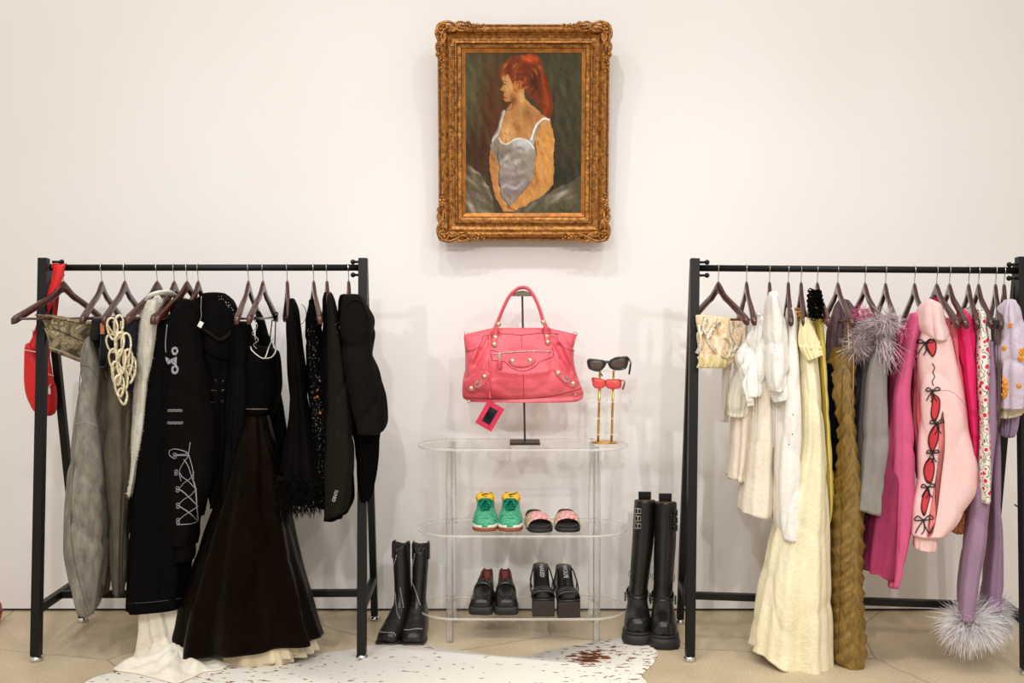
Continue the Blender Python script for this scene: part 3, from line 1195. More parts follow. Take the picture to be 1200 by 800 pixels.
# ------------------------------------------------------------------ pink handbag
def pink_leather():
    m, nt, bs = newmat('pink_crinkled_leather')
    nz, _ = noise_node(nt, 7, 5, .6)
    r = ramp(nt, nz.outputs['Fac'], [(.25, (200, 62, 80)), (.55, (226, 92, 104)), (.8, (240, 122, 130))])
    nt.links.new(r.outputs[0], bs.inputs['Base Color'])
    bs.inputs['Roughness'].default_value = .38
    bs.inputs['Specular IOR Level'].default_value = .5
    n1, _ = noise_node(nt, 14, 5, .65)
    n1.inputs['Distortion'].default_value = 1.2
    b1 = nt.nodes.new('ShaderNodeBump')
    b1.inputs['Strength'].default_value = .5
    b1.inputs['Distance'].default_value = .010
    nt.links.new(n1.outputs['Fac'], b1.inputs['Height'])
    n2, _ = noise_node(nt, 160, 3, .6)
    b2 = nt.nodes.new('ShaderNodeBump')
    b2.inputs['Strength'].default_value = .25
    b2.inputs['Distance'].default_value = .001
    nt.links.new(n2.outputs['Fac'], b2.inputs['Height'])
    nt.links.new(b1.outputs[0], b2.inputs['Normal'])
    nt.links.new(b2.outputs[0], bs.inputs['Normal'])
    return m


PINK = pink_leather()
PEDGE = mat('dark_pink_edge', (140, 40, 56), .5, 0, .1)
BRASS = mat('aged_pewter_studs', (206, 186, 156), .35, .6, .2, 60, .3, 300)
ZIP = mat('silver_zip', (205, 196, 190), .3, .9, .1, 300, .3, 600)
bag = thing('pink_handbag', 'pink leather handbag with studs and two handles on the bag stand', 'handbag', (P(612, 470, BY)[0], BY, P(612, 470, BY)[2]))


def bx_(x, y):
    return (535 + x / 5.33, 330 + y / 5.33)


rows = [(385, 543.5, 677), (390, 543.5, 675.5), (400, 544, 674), (413, 544.8, 673), (425, 544.6, 673.5), (440, 543, 677), (452, 541.5, 681), (460, 541, 683), (466, 542, 682.5), (470, 549, 676)]
bag_mb = cloth(rows, BY, d=[.03, .045, .06, .075, .085, .09, .09, .085, .07, .06], phi=0, N=150, step=1.1, folds=(0, 0), wr=.0028, wscale=13, e=.55, seed=4, topcap=.004)
bv = np.array(bag_mb.v)
bpx, bpy_ = proj(bv)
front = bv[:, 1] < BY
dy_ = np.zeros(len(bv))
for (x0, y0), (x1, y1), wd, am in (
    ((205, 350), (120, 520), 11, .012), ((245, 430), (225, 600), 10, .006), ((150, 430), (75, 600), 12, .010), ((60, 440), (55, 600), 10, .014),
    ((600, 350), (655, 480), 10, .010), ((640, 400), (715, 560), 12, .014), ((735, 470), (750, 600), 10, .014), ((590, 450), (600, 560), 12, .006),
    ((300, 350), (350, 400), 12, .005), ((540, 350), (470, 395), 12, .005), ((250, 640), (330, 690), 14, .005), ((560, 640), (480, 690), 14, .005), ((60, 745), (780, 715), 12, .010),
    ((300, 410), (520, 405), 9, .004), ((270, 560), (390, 580), 14, -.006), ((450, 580), (570, 560), 14, -.006), ((130, 400), (100, 480), 14, -.008), ((690, 420), (720, 500), 14, -.008),
    ((200, 450), (160, 560), 11, -.007), ((630, 450), (680, 560), 11, -.006)):
    ax, ay = bx_(x0, y0)
    cx_, cy_ = bx_(x1, y1)
    dx, dz = cx_ - ax, cy_ - ay
    tt = np.clip(((bpx - ax) * dx + (bpy_ - ay) * dz) / (dx * dx + dz * dz), 0, 1)
    ds = np.hypot(bpx - ax - tt * dx, bpy_ - ay - tt * dz)
    dy_ += am * np.exp(-(ds / (wd / 5.33 * 1.3)) ** 2)
bv[:, 1] += np.where(front, dy_, 0)
# the top edge sags towards its corners
hz = P(600, 385, BY)[2]
k_ = np.clip((bv[:, 2] - (hz - .05)) / .05, 0, 1)
bv[:, 2] -= k_ * .022 * np.clip((np.abs(bv[:, 0] - bv[:, 0].mean()) - .11) / .11, 0, 1.2)
bag_mb.v = [tuple(q) for q in bv]
bodyo = part('bag_body', bag_mb, PINK, bag)
BT = bvh(bodyo)


def bl(pts, r, m, name='seam', off=.001, n=6, flat=1.0, k=5, lab=None, closed=False):
    return part(name, on_line(BT, [bx_(*p) for p in pts], r, n=n, off=off, flat=flat, k=k, closed=closed), m, bag, label=lab)


bl([(62, 438), (110, 425), (150, 390), (167, 340)], .0011, PEDGE)
bl([(740, 432), (690, 420), (640, 380), (622, 320)], .0011, PEDGE)
bl([(165, 338), (280, 325), (400, 332), (520, 322), (640, 328)], .0011, PEDGE)
bl([(404, 335), (408, 410)], .0009, PEDGE)
bl([(416, 565), (420, 720)], .0009, PEDGE)
bl([(60, 722), (220, 728), (420, 728), (600, 712), (775, 668)], .0016, PEDGE)
bl([(222, 490), (300, 500), (340, 535), (410, 560), (480, 535), (520, 500), (600, 468), (602, 425), (590, 415)], .0013, PEDGE)
bl([(222, 490), (215, 430), (260, 440)], .0012, PEDGE)
bl([(205, 360), (205, 480), (215, 700)], .0009, PEDGE)
zp = MB()
on_line(BT, [bx_(230, 452), bx_(330, 440), bx_(480, 432), bx_(585, 436)], .0042, zp, 6, .001, 6, .5)
part('zip', zp, ZIP, bag)
a, _ = hit(BT, *bx_(268, 470), .006)
zp = MB().box(a, (.012, .004, .022)).box(a + V3(0, -.002, -.022), (.006, .003, .022))
part('zip_pull', zp, ZIP, bag, False, bevel=.001)
a, _ = hit(BT, *bx_(270, 520), .006)
part('leather_tab', MB().loft([[(a[0] + x * w_, a[1] + yy, a[2] + dz) for x, yy in ((-1, 0), (1, 0), (1, -.004), (-1, -.004))] for w_, dz in ((.005, .024), (.008, .012), (.009, -.012), (.006, -.020))]), PINK, bag, True)


def poly_pad(pts, name, m, th=.004, off=.002, par=None, tree=None):
    """a thin leather piece shaped by its outline and laid on the bag"""
    tree = tree or BT
    pp = catmull([V3(a, b, 0) for a, b in pts], 5, True)
    c = sum(pp) / len(pp)
    rg = []
    for s_, o_ in ((1, off - .002), (1, off + th * .7), (.94, off + th), (.6, off + th), (.3, off + th), (.02, off + th)):
        rg.append([hit(tree, *bx_(*(c + (p - c) * s_)[:2]), o_)[0] for p in pp])
    return part(name, MB().loft(rg), m, par or bag)


poly_pad([(325, 490), (410, 483), (490, 480), (478, 515), (430, 532), (360, 532)], 'studded_tab', PINK)
poly_pad([(60, 625), (130, 560), (195, 562), (205, 590), (165, 660), (100, 690), (70, 680)], 'corner_tab', PINK)
poly_pad([(605, 545), (650, 548), (735, 605), (748, 650), (715, 660), (640, 600)], 'corner_tab', PINK)
for sgn, q in ((1, (138, 635)), (-1, (680, 605))):
    a, _ = hit(BT, *bx_(*q), .008)
    ang = math.radians(-40 * -sgn)
    m = MB()
    for k in range(4):
        dx, dz = ((0, .009), (0, -.009), (.013, 0), (-.013, 0))[k]
        sz = (.028, .003, .004) if k < 2 else (.004, .003, .022)
        m.box((dx, 0, dz), sz)
    m.xform(Matrix.Translation(Vector(a)) @ Matrix.Rotation(-ang, 4, 'Y'))
    part('buckle', m, ZIP, bag, False)
for q, r_ in (((262, 265), .0115), ((543, 252), .0115), ((243, 352), .0105), ((237, 396), .0105), ((565, 345), .0105), ((570, 382), .0105), ((350, 497), .011), ((460, 493), .011),
              ((176, 592), .0105), ((96, 664), .0105), ((633, 570), .0108), ((722, 634), .0108)):
    a, n_ = hit(BT, *bx_(*q), .006, BY - .03)
    if q[1] < 300:
        a = P(*bx_(*q), BY - .055)
    part('stud', MB().ball(a, r_, 12, (1, .65, 1)), BRASS, bag)
for q in ((78, 748), (742, 702)):
    a, n_ = hit(BT, *bx_(*q), .002)
    part('metal_foot', MB().ball(a, .006, 10), BRASS, bag)
# handles: front and rear
for dy, nm in ((-.052, 'front'), (.045, 'rear')):
    xs = [(236, 400), (240, 340), (245, 290), (258, 250), (290, 170), (330, 90), (375, 48), (410, 36), (445, 44), (480, 84), (515, 160), (540, 240), (556, 280), (562, 340), (568, 380)]
    pts = []
    for i, q in enumerate(xs):
        yy = BY + dy * (1 if abs(i - 7) > 4 else .25 + .75 * (abs(i - 7) / 4) ** 1.0)
        pts.append(P(*bx_(*q), yy))
    if nm == 'front':
        for i in (0, 1, 13, 14):
            pts[i] = hit(BT, *bx_(*xs[i]), .003)[0]
    pts = catmull(pts, 5)
    n_ = len(pts)
    rad = [.0075 + .0035 * min(1, max(0, (abs(i - n_ / 2) / (n_ / 2) - .55) * 4)) for i in range(n_)]
    h = part('handle', MB().tube(pts, rad, 10, flat=.8), PINK, bag)
    part('handle_seam', MB().tube([p + V3(0, -.0085, 0) for p in pts[12:-12]], .0010, 5), PEDGE, h)
for q in ((245, 322), (560, 306)):
    a, _ = hit(BT, *bx_(*q), .004)
    m = MB().tube([a + V3(.018 * math.cos(t_), -.003, .012 * math.sin(t_)) for t_ in np.linspace(0, 2 * PI, 16, endpoint=False)], .003, 6, closed=True)
    part('handle_loop', m, PINK, bag)
for q, nm in (((62, 322), 0), ((742, 322), 1)):
    a = P(*bx_(*q), BY)
    part('side_ring', MB().tube([a + V3(.008 * math.cos(t_), 0, .006 * math.sin(t_)) for t_ in np.linspace(0, 2 * PI, 14, endpoint=False)], .0018, 6, closed=True), ZIP, bag)
# mirror tag on its strap
TM = mat('fuchsia_leather', (206, 40, 76), .45, 0, .08, 30, .2)
q = [hit(BT, *bx_(208, y), .004)[0] for y in (320, 400, 500, 600, 690)] + [P(574.5, 466, BY - .10)]
mt = part('mirror_strap', MB().tube(catmull(q, 4), .0042, 6, flat=.5), PINK, bag)
c = P(574, 487, BY - .105)
M_ = Matrix.Translation(Vector(c)) @ Matrix.Rotation(math.radians(30), 4, 'Y')
fr = MB()
for k in range(4):
    a, b = ((-.0275, 0), (.0275, 0), (0, .0425), (0, -.0425))[k]
    fr.box((a, 0, b), (.019, .007, .104) if k < 2 else (.038, .007, .019))
fr.xform(M_)
mf = part('mirror_frame', fr, TM, bag, False)
part('mirror_glass', MB().box((0, -.001, 0), (.038, .004, .068)).xform(M_), mat('mirror_dark_reflection', (40, 44, 50), .05, .6, .6, 25, 0), mf, False)  # dark glass colour stands in for a dark reflection

# ------------------------------------------------------------------ sunglasses stand and sunglasses
GOLD = mat('polished_gold', (214, 168, 78), .22, .9, .08, 30, 0)


def gx_(x, y):
    return (680 + x / 6.4, 405 + y / 6.4)


sb = Gd(708.5, 519, .772)
GY = float(sb[1])
gs = thing('eyewear_stand', 'small gold two-post eyewear stand on the right of the top shelf', 'display stand', (sb[0], GY, .772))
part('base_disc', MB().lathe([(.052, 0), (.054, .001), (.054, .005), (.051, .007), (0, .007)], (sb[0], GY, .7725), 40, 1, .75), GOLD, gs)
pL = (P(*gx_(133, 735), GY), P(*gx_(148, 185), GY))
pR = (P(*gx_(234, 735), GY), P(*gx_(250, 185), GY))
for a, b in (pL, pR):
    a = V3(a[0], GY, .778)
    part('gold_post', MB().tube([a, b], .0048, 12), GOLD, gs)
CLR = mat('clear_peg', (235, 232, 225), .1, 0, .02, 20, 0, alpha=.5)
for yy in (192, 302, 420, 545, 665):
    a, b = P(*gx_(118, yy), GY - .006), P(*gx_(268, yy), GY - .006)
    rg = part('rung', MB().bar(a, b, .010, .004), CLR, gs, False)
    c = (a + b) / 2 + V3(0, -.008, 0)
    part('nose_peg', MB().tube([c + V3(-.005, 0, .004), c + V3(-.005, -.006, .010)], .0016, 6).tube([c + V3(.005, 0, .004), c + V3(.005, -.006, .010)], .0016, 6), CLR, rg)
BLK = mat('glossy_black_acetate', (12, 12, 13), .12, 0, .1, 30, 0, coat=.5)


def lens_mat(name, col, alpha):
    return mat(name, col, .08, 0, .05, 10, 0, alpha=alpha)


def glasses(label, Y, lensL, lensR, fr_r, fm, lm, temples, bridge, group):
    c = P(*gx_(*bridge[len(bridge) // 2]), Y)
    t = thing('sunglasses', label, 'sunglasses', c, group)
    for L_ in (lensL, lensR):
        pp = catmull([V3(a, b, 0) for a, b in L_], 5, True)
        w_ = [P(*gx_(p[0], p[1]), Y + .00035 * abs(p[0] - bridge[1][0]) ** 1.0 * .25) for p in pp]
        f = part('lens_rim', MB().tube(w_, fr_r, 8, closed=True), fm, t)
        cc = sum(w_) / len(w_)
        part('lens', MB().loft([[cc + (q - cc) * k + V3(0, o, 0) for q in w_] for k, o in ((1, .001), (1, -.0005), (.6, -.002), (.05, -.0025))]), lm, f)
    part('bridge', MB().tube(catmull([P(*gx_(*q), Y - .001) for q in bridge], 4), fr_r * 1.1, 8), fm, t)
    for q in temples:
        pts = [P(*gx_(a, b), Y + dy) for a, b, dy in q]
        part('temple', MB().tube(catmull(pts, 5), [.0045] * 6 + [.004] * (5 * (len(pts) - 1) + 1 - 6), 8, flat=.5), fm, t)


glasses('black cat-eye sunglasses with brown lenses, topmost on the gold stand', GY - .022,
        [(62, 108), (110, 108), (178, 118), (184, 140), (160, 172), (128, 184), (80, 172), (64, 150)],
        [(218, 122), (260, 96), (320, 88), (352, 90), (350, 130), (334, 166), (280, 176), (240, 168), (222, 148)],
        .0052, BLK, mat('brown_lens', (84, 66, 56), .1, 0, .1, 10, 0, alpha=.9), [[(358, 90, 0), (374, 118, .03), (378, 130, .09), (366, 214, .13)], [(62, 108, 0), (72, 112, .04), (100, 120, .08), (165, 226, .12)]],
        [(180, 128), (200, 120), (220, 128)], 'sunglasses on the gold stand')
glasses('narrow red shield sunglasses below the black pair on the gold stand', GY - .022,
        [(92, 242), (140, 248), (182, 258), (184, 300), (150, 318), (106, 310), (94, 280)],
        [(194, 258), (250, 254), (300, 256), (306, 285), (296, 316), (230, 322), (196, 302)],
        .0018, mat('red_acetate', (190, 34, 34), .15, 0, .1, 30, 0, alpha=.9), mat('red_lens', (236, 76, 70), .1, 0, .05, 10, 0, alpha=.72),
        [[(302, 258, 0), (326, 262, .02), (332, 280, .08), (318, 328, .12)], [(92, 242, 0), (96, 250, .04), (110, 262, .08), (130, 290, .12)]],
        [(184, 270), (189, 265), (194, 270)], 'sunglasses on the gold stand')

# ------------------------------------------------------------------ shoes
def itp(st, y, k):
    return float(hermite([s[0] for s in st], [s[k] for s in st], np.array([y]))[0])


def shoe_upper(st, n=34, m=28, base=.0, e=.7, ins=.72):
    """st: (y, xoff, halfwidth, height, openness, insole height)"""
    ys = np.linspace(st[0][0], st[-1][0], n)
    rings = []
    for y in ys:
        xo, w_, h, op, fl = [itp(st, y, k) for k in (1, 2, 3, 4, 5)]
        op = min(1, max(0, op))
        r_ = []
        for u in np.linspace(-1, 1, m):
            a = u * PI / 2
            cx, cz = w_ * math.copysign(abs(math.sin(a)) ** .85, u), h * max(0, math.cos(a)) ** e
            au = abs(u)
            if au > .5:
                t = (1 - au) / .5
                ox, oz = w_ * (1 - .2 * t * t), h * t ** .8
            else:
                t = au / .5
                ox, oz = w_ * ins * t ** .7, fl + (h - fl) * t ** 5
            ox = math.copysign(ox, u)
            r_.append((xo + cx * (1 - op) + ox * op, y, base + cz * (1 - op) + oz * op))
        rings.append(r_)
    c0 = np.array(rings[0]).mean(0)
    rings.insert(0, [tuple(c0 + (np.array(p) - c0) * .1 + V3(0, -.001, -.004)) for p in rings[0]])
    return MB().loft(rings, wrap=True, caps=True)


def shoe_sole(st, z0, z1, grow=.003, n=30, bulge=.0, front=None, wk=2):
    """solid sole following the outline; z1 may be a function of y"""
    ys = np.linspace(st[0][0], st[-1][0], n)
    L = [(itp(st, y, 1) - itp(st, y, wk) - grow, y) for y in ys]
    R = [(itp(st, y, 1) + itp(st, y, wk) + grow, y) for y in ys]
    out = R + L[::-1]
    f0 = z0 if callable(z0) else (lambda y: z0)
    f1 = z1 if callable(z1) else (lambda y: z1)
    c = (sum(p[0] for p in out) / len(out), sum(p[1] for p in out) / len(out))

    def rg(k, zf, dz=0):
        return [(c[0] + (p[0] - c[0]) * k, c[1] + (p[1] - c[1]) * k, zf(p[1]) + dz) for p in out]
    return MB().loft([rg(.96, f0), rg(1, f0, .003), rg(1 + bulge, lambda y: (f0(y) + f1(y)) / 2), rg(1, f1, -.002), rg(.97, f1)])


def cords(mb, pts, r, n=6, flat=1.0, k=5):
    return mb.tube(catmull(pts, k), r, n, flat=flat)


KNIT = patterned('green_knit_mesh', 120, [(.0, (16, 112, 78)), (.42, (34, 146, 104)), (.55, (96, 186, 146)), (.7, (30, 130, 92))], .6, 'LINEAR')
GREEN = fabric('deep_green_suede', (8, 104, 70), .8, .15)
LACE = fabric('bright_green_lace', (0, 128, 98), .7, .1)
YELL = mat('yellow_smooth_leather', (240, 186, 20), .45, 0, .08, 30, .15)
OFFW = mat('off_white_rubber', (226, 222, 205), .5, 0, .05)
GUM = mat('gum_rubber', (150, 74, 24), .5, 0, .12)
TOPS = SHZ[1] + .0005


def pair(name, labels, cat, specs, build, group):
    for lb, (loc, rz, mir) in zip(labels, specs):
        t = thing(name, lb, cat, loc, group, rz)
        build(t, mir)


def sneaker(t, mir):
    st = [(0, 0, .012, .022, 0, .02), (.004, 0, .028, .034, 0, .02), (.02, 0, .041, .042, 0, .02), (.05, 0, .047, .050, 0, .02), (.10, .0, .045, .066, 0, .03),
          (.14, 0, .042, .082, 0, .03), (.165, 0, .039, .090, .7, .04), (.19, 0, .037, .088, 1, .045), (.23, 0, .036, .094, 1, .045), (.255, 0, .033, .100, 1, .045), (.268, 0, .026, .098, .8, .06), (.274, 0, .012, .090, 0, .06)]
    part('upper', shoe_upper(st, base=.018), KNIT, t, local=True)
    part('gum_sole', shoe_sole(st, 0, .013, .004), GUM, t, local=True)
    part('midsole', shoe_sole(st, .013, .027, .004), OFFW, t, local=True)
    # overlays
    ov = MB()
    for s in (-1, 1):
        for y0 in (.03, .05, .07, .09):
            cords(ov, [(s * .049, y0 + .012, .030), (s * .038, y0 + .004, .058 + y0 * .12), (s * .020, y0 - .006, .066 + y0 * .2)], .0022)
    cords(ov, [(-.036, .02, .045), (-.018, .008, .055), (0, .005, .057), (.018, .008, .055), (.036, .02, .045)], .0022)
    part('overlay', ov, mat('pale_green_overlay', (92, 184, 150), .6), t, local=True)
    # throat, tongue folded forward, laces
    part('throat', MB().loft([[(x * w_, y, z) for x, z in ((-1, z0 - .006), (-.6, z0 + .001), (0, z0 + .004), (.6, z0 + .001), (1, z0 - .006))] for y, w_, z0 in ((.06, .014, .073), (.09, .022, .084), (.13, .026, .099), (.155, .027, .109))], wrap=False, caps=False), GREEN, t, local=True)
    tg = MB()
    rings = []
    for i, (y, z, w_) in enumerate(((.175, .112, .028), (.160, .122, .032), (.146, .126, .036), (.134, .121, .039), (.128, .111, .037), (.128, .103, .028))):
        rings.append([(x * w_ + mir * .002, y + .004 * x * x, z - .010 * x * x + dz) for x in (-1, -.6, -.2, .2, .6, 1) for dz in (0,)] + [(x * w_ + mir * .002, y + .004 * x * x + .003, z - .010 * x * x + .005) for x in (1, .6, .2, -.2, -.6, -1)])
    tg.loft(rings)
    part('folded_tongue', tg, YELL, t, local=True)
    hc = shoe_upper([(.19, 0, .038, .088, 1, .06), (.22, 0, .0375, .094, 1, .055), (.255, 0, .0345, .103, 1, .055), (.27, 0, .027, .102, .9, .07), (.277, 0, .012, .095, .5, .07)], base=.019, ins=.78)
    part('heel_collar', hc, YELL, t, local=True)
    sw = MB()
    cords(sw, [(-.012 + mir * .004, .1335, .1245), (.004 + mir * .004, .136, .1265), (.016 + mir * .004, .140, .127)], .0022)
    part('tongue_mark', sw, mat('dark_brown_print', (60, 40, 16), .6), t, local=True)
    lc = MB()
    for i, (y, z, w_) in enumerate(((.070, .079, .018), (.084, .086, .021), (.098, .092, .024), (.112, .098, .026))):
        cords(lc, [(-w_, y, z - .006), (-.3 * w_, y + .004, z + .003), (.5 * w_, y - .004, z + .003), (w_, y + .002, z - .006)], .0033, flat=.6)
        cords(lc, [(w_, y + .004, z - .006), (.2 * w_, y + .006, z + .005), (-w_, y + .008, z - .004)], .0030, flat=.6)
    for s in (-1, 1):
        lp = [(0, .112, .108), (s * .016, .106, .112), (s * .030, .104, .100), (s * .024, .098, .092), (s * .008, .106, .106)]
        cords(lc, lp, .0034)
        cords(lc, [(0, .112, .108), (s * .010, .090, .104), (s * .022, .072, .088)], .0030)
    lc.ball((0, .110, .110), .0065, 8)
    part('laces', lc, LACE, t, local=True)


s1, s2 = Gd(568, 623, TOPS), Gd(597.5, 623, TOPS)
pair('sneaker', ['green mesh sneaker with yellow tongue and gum sole, left one of the pair', 'green mesh sneaker with yellow tongue, gum sole and bow, right one of the pair'],
     'shoe', [((s1[0], s1[1], TOPS), .0, -1), ((s2[0], s2[1], TOPS), -.02, 1)], sneaker, 'shoes on the acrylic shelves')

RUB = mat('matte_black_rubber', (30, 29, 28), .62, 0, .1, 60, .1)
BLEA = mat('black_smooth_leather', (20, 19, 18), .3, 0, .15, 20, .25, 120, .001, spec=.5)
BSOFT = mat('black_boot_leather', (22, 20, 18), .36, 0, .2, 12, .5, 26, .006, spec=.5)


def floral_mat():
    return patterned('coral_floral_canvas', 34, [(.0, (150, 140, 90)), (.38, (190, 178, 130)), (.43, (96, 160, 80)), (.47, (240, 190, 190)), (.52, (226, 50, 72)), (.58, (248, 226, 222)), (.64, (216, 60, 80))], .7, 'LINEAR', 3)


FLO = floral_mat()


def slide(t, mir):
    st = [(0, 0, .016, .02, 0, 0), (.006, 0, .032, .02, 0, 0), (.03, 0, .046, .02, 0, 0), (.08, 0, .050, .02, 0, 0), (.14, 0, .042, .02, 0, 0), (.2, 0, .037, .02, 0, 0), (.235, 0, .030, .02, 0, 0), (.248, 0, .014, .02, 0, 0)]
    part('sole', shoe_sole(st, 0, lambda y: .018 + .10 * max(0, y - .03), .002), RUB, t, local=True)
    part('footbed', shoe_sole(st, lambda y: .017 + .10 * max(0, y - .03), lambda y: .026 + .10 * max(0, y - .03), -.003), mat('black_footbed', (24, 22, 21), .75, 0, .1, 60, .3, 400), t, local=True)
    rings = []
    for i in range(9):
        y = .045 + .085 * i / 8
        rg = []
        for o in (0, -.005):
            us = np.linspace(-1, 1, 17)
            for u in (us if o == 0 else us[::-1]):
                a = u * PI / 2
                yy = y + .012 * (1 - u * u) * (1 if i > 4 else -.6)
                rg.append(((.053 + o) * math.sin(a), yy, .012 + (.042 + o + .008 * i / 8) * max(0, math.cos(a)) ** .75))
        rings.append(rg)
    part('floral_band', MB().loft(rings), FLO, t, local=True)


s1, s2 = Gd(635, 624.5, TOPS), Gd(666, 624, TOPS)
pair('slide_sandal', ['black slide sandal with coral floral band, nearer the green sneakers', 'black slide sandal with coral floral band, nearer the right shelf post'],
     'shoe', [((s1[0], s1[1], TOPS), .12, -1), ((s2[0], s2[1], TOPS), .0, 1)], slide, 'shoes on the acrylic shelves')

TB = SHZ[2] + .0005
RED = mat('oxblood_lining', (112, 38, 26), .6, 0, .1)


def loafer(t, mir):
    st = [(0, 0, .022, .022, 0, .02), (.004, 0, .033, .030, 0, .02), (.02, 0, .043, .036, 0, .02), (.06, 0, .045, .046, 0, .03), (.10, 0, .041, .066, 0, .04), (.128, 0, .036, .082, .15, .05),
          (.15, 0, .034, .082, .95, .045), (.20, 0, .032, .084, 1, .045), (.235, 0, .028, .096, 1, .05), (.250, 0, .022, .100, 1, .075), (.257, 0, .014, .096, .8, .094), (.262, 0, .006, .080, .3, .08)]
    so = [(0, 0, .030), (.003, 0, .038), (.02, 0, .046), (.06, 0, .047), (.13, 0, .038), (.2, 0, .036), (.24, 0, .03), (.262, 0, .012)]
    part('sole', shoe_sole(so, 0, .034, .002, bulge=.012), RUB, t, local=True)
    part('upper', shoe_upper(st, base=.032, e=.62), BLEA, t, local=True)
    part('lining', shoe_upper([(.145, 0, .026, .070, 1, .046), (.20, 0, .0262, .080, 1, .046), (.237, 0, .023, .094, 1, .055), (.248, 0, .018, .096, 1, .088)], base=.0335, ins=.8), RED, t, local=True)
    # apron seam and saddle strap with a ring
    sm = MB()
    pts = []
    for a in np.linspace(0, PI, 15):
        pts.append((-.030 * math.cos(a), .068 - .052 * math.sin(a) ** .8, .032 + .030 + .014 * (1 - math.sin(a)) + .003 * math.sin(a)))
    cords(sm, pts, .003)
    part('apron_seam', sm, BLEA, t, local=True)
    sd = []
    for y in (.094, .112):
        sd.append([(.041 * math.sin(u * PI / 2), y + .004 * u * u, .035 + (.068 if y < .1 else .078) * max(0, math.cos(u * PI / 2)) ** .62) for u in np.linspace(-1, 1, 15)])
    part('saddle_strap', MB().loft(sd, wrap=False, caps=False), BLEA, t, local=True, solid=.004)
    part('ring_trim', MB().tube([(.012 * math.cos(a), .106 + .003 * math.sin(a), .112 + .006 * math.sin(a)) for a in np.linspace(0, 2 * PI, 14, endpoint=False)], .0028, 7, closed=True), BLK, t, local=True)


s1, s2 = Gd(562.5, 721, TB), Gd(593.5, 721, TB)
pair('loafer', ['chunky black leather loafer with ring trim, left one of the pair', 'chunky black leather loafer with ring trim, beside the platform sandals'],
     'shoe', [((s1[0], s1[1], TB), -.10, -1), ((s2[0], s2[1], TB), .03, 1)], loafer, 'shoes on the acrylic shelves')

PLAT = mat('dark_brown_platform', (40, 28, 20), .42, 0, .1, 30, .1)
SILV = mat('silver_foil_print', (196, 194, 190), .4, .3, .05, 30, 0)


def text_mesh(s, size, m, ext=.0004):
    cu = bpy.data.curves.new('lettering', 'FONT')
    cu.body = s
    cu.size = size
    cu.align_x = 'CENTER'
    cu.align_y = 'CENTER'
    cu.extrude = ext
    cu.offset = size * .02
    o = bpy.data.objects.new('lettering', cu)
    COL.objects.link(o)
    dg = bpy.context.evaluated_depsgraph_get()
    me = bpy.data.meshes.new_from_object(o.evaluated_get(dg))
    bpy.data.objects.remove(o)
    me.materials.clear()
    me.materials.append(m)
    return me


def sandal(txt):
    def f(t, mir):
        out = [(0, 0, .043), (.002, 0, .045), (.05, 0, .044), (.09, 0, .040), (.095, 0, .039)]
        part('platform', shoe_sole(out, 0, .062, .0, n=16), PLAT, t, False, local=True)
        ins = [(-.002, 0, .044), (.02, 0, .045), (.06, 0, .043), (.11, 0, .033), (.16, 0, .030), (.20, 0, .032), (.225, 0, .028), (.24, 0, .016), (.245, 0, .006)]

        def zz(y):
            return .062 + (.085 * (3 * (q := min(1, max(0, (y - .07) / .13))) ** 2 - 2 * q ** 3))
        part('insole', shoe_sole(ins, lambda y: zz(y), lambda y: zz(y) + .010, .0, n=40), BLEA, t, local=True)
        part('heel', MB().loft([[(a * k, b * k + .205, z) for a, b in ((-.03, -.025), (.03, -.025), (.032, .025), (-.032, .025))] for k, z in ((.85, 0), (.9, .06), (1, .146))]), PLAT, t, False, local=True)
        bands = MB()
        for y0, w_, hh in ((.022, .040, .030),):
            rg = []
            for y in (y0, y0 + .014, y0 + w_ * .7, y0 + w_):
                rg.append([(.045 * math.sin(u * PI / 2), y, .066 + (hh + (y - y0) * .25) * max(0, math.cos(u * PI / 2)) ** .6) for u in np.linspace(-1, 1, 15)])
            bands.loft(rg, wrap=False, caps=False)
        part('toe_strap', bands, BLEA, t, local=True, solid=.005)
        for s in (-1, 1):
            part('side_strap', cords(MB(), [(s * .043, .065, .070), (s * .047, .10, .098), (s * .041, .14, .128), (s * .034, .17, .148), (s * .029, .19, .150)], .0032), BLEA, t, local=True)
        part('cross_strap', cords(MB(), [(-.040, .10, .09), (-.046, .13, .112), (-.040, .16, .130)], .0028).tube([(.040, .10, .09), (.046, .13, .112), (.040, .16, .130)], .0028, 6), BLEA, t, local=True)
        me = text_mesh(txt, .025, SILV)
        o = part('lettering', None, None, t, data=me)
        o.location = (0.002, .178, .157)
        o.rotation_euler = (math.radians(0), 0, 0)
        # reads downwards from the heel, lying on the rising insole
        R = Matrix.Rotation(math.radians(24), 4, 'X') @ Matrix.Rotation(-PI / 2, 4, 'Z')
        o.matrix_basis = Matrix.Translation((0.002, .162, .1435)) @ R
    return f


s1, s2 = Gd(637, 722.5, TB), Gd(667, 724, TB)
for s_, tx, rz, lb in ((s1, 'NAKED', .03, 'black square-toe platform sandal lettered NAKED on its insole'), (s2, 'WOLFE', .06, 'black square-toe platform sandal lettered WOLFE on its insole')):
    t = thing('platform_sandal', lb, 'shoe', (s_[0], s_[1], TB), 'shoes on the acrylic shelves', rz)
    sandal(tx)(t, 1)


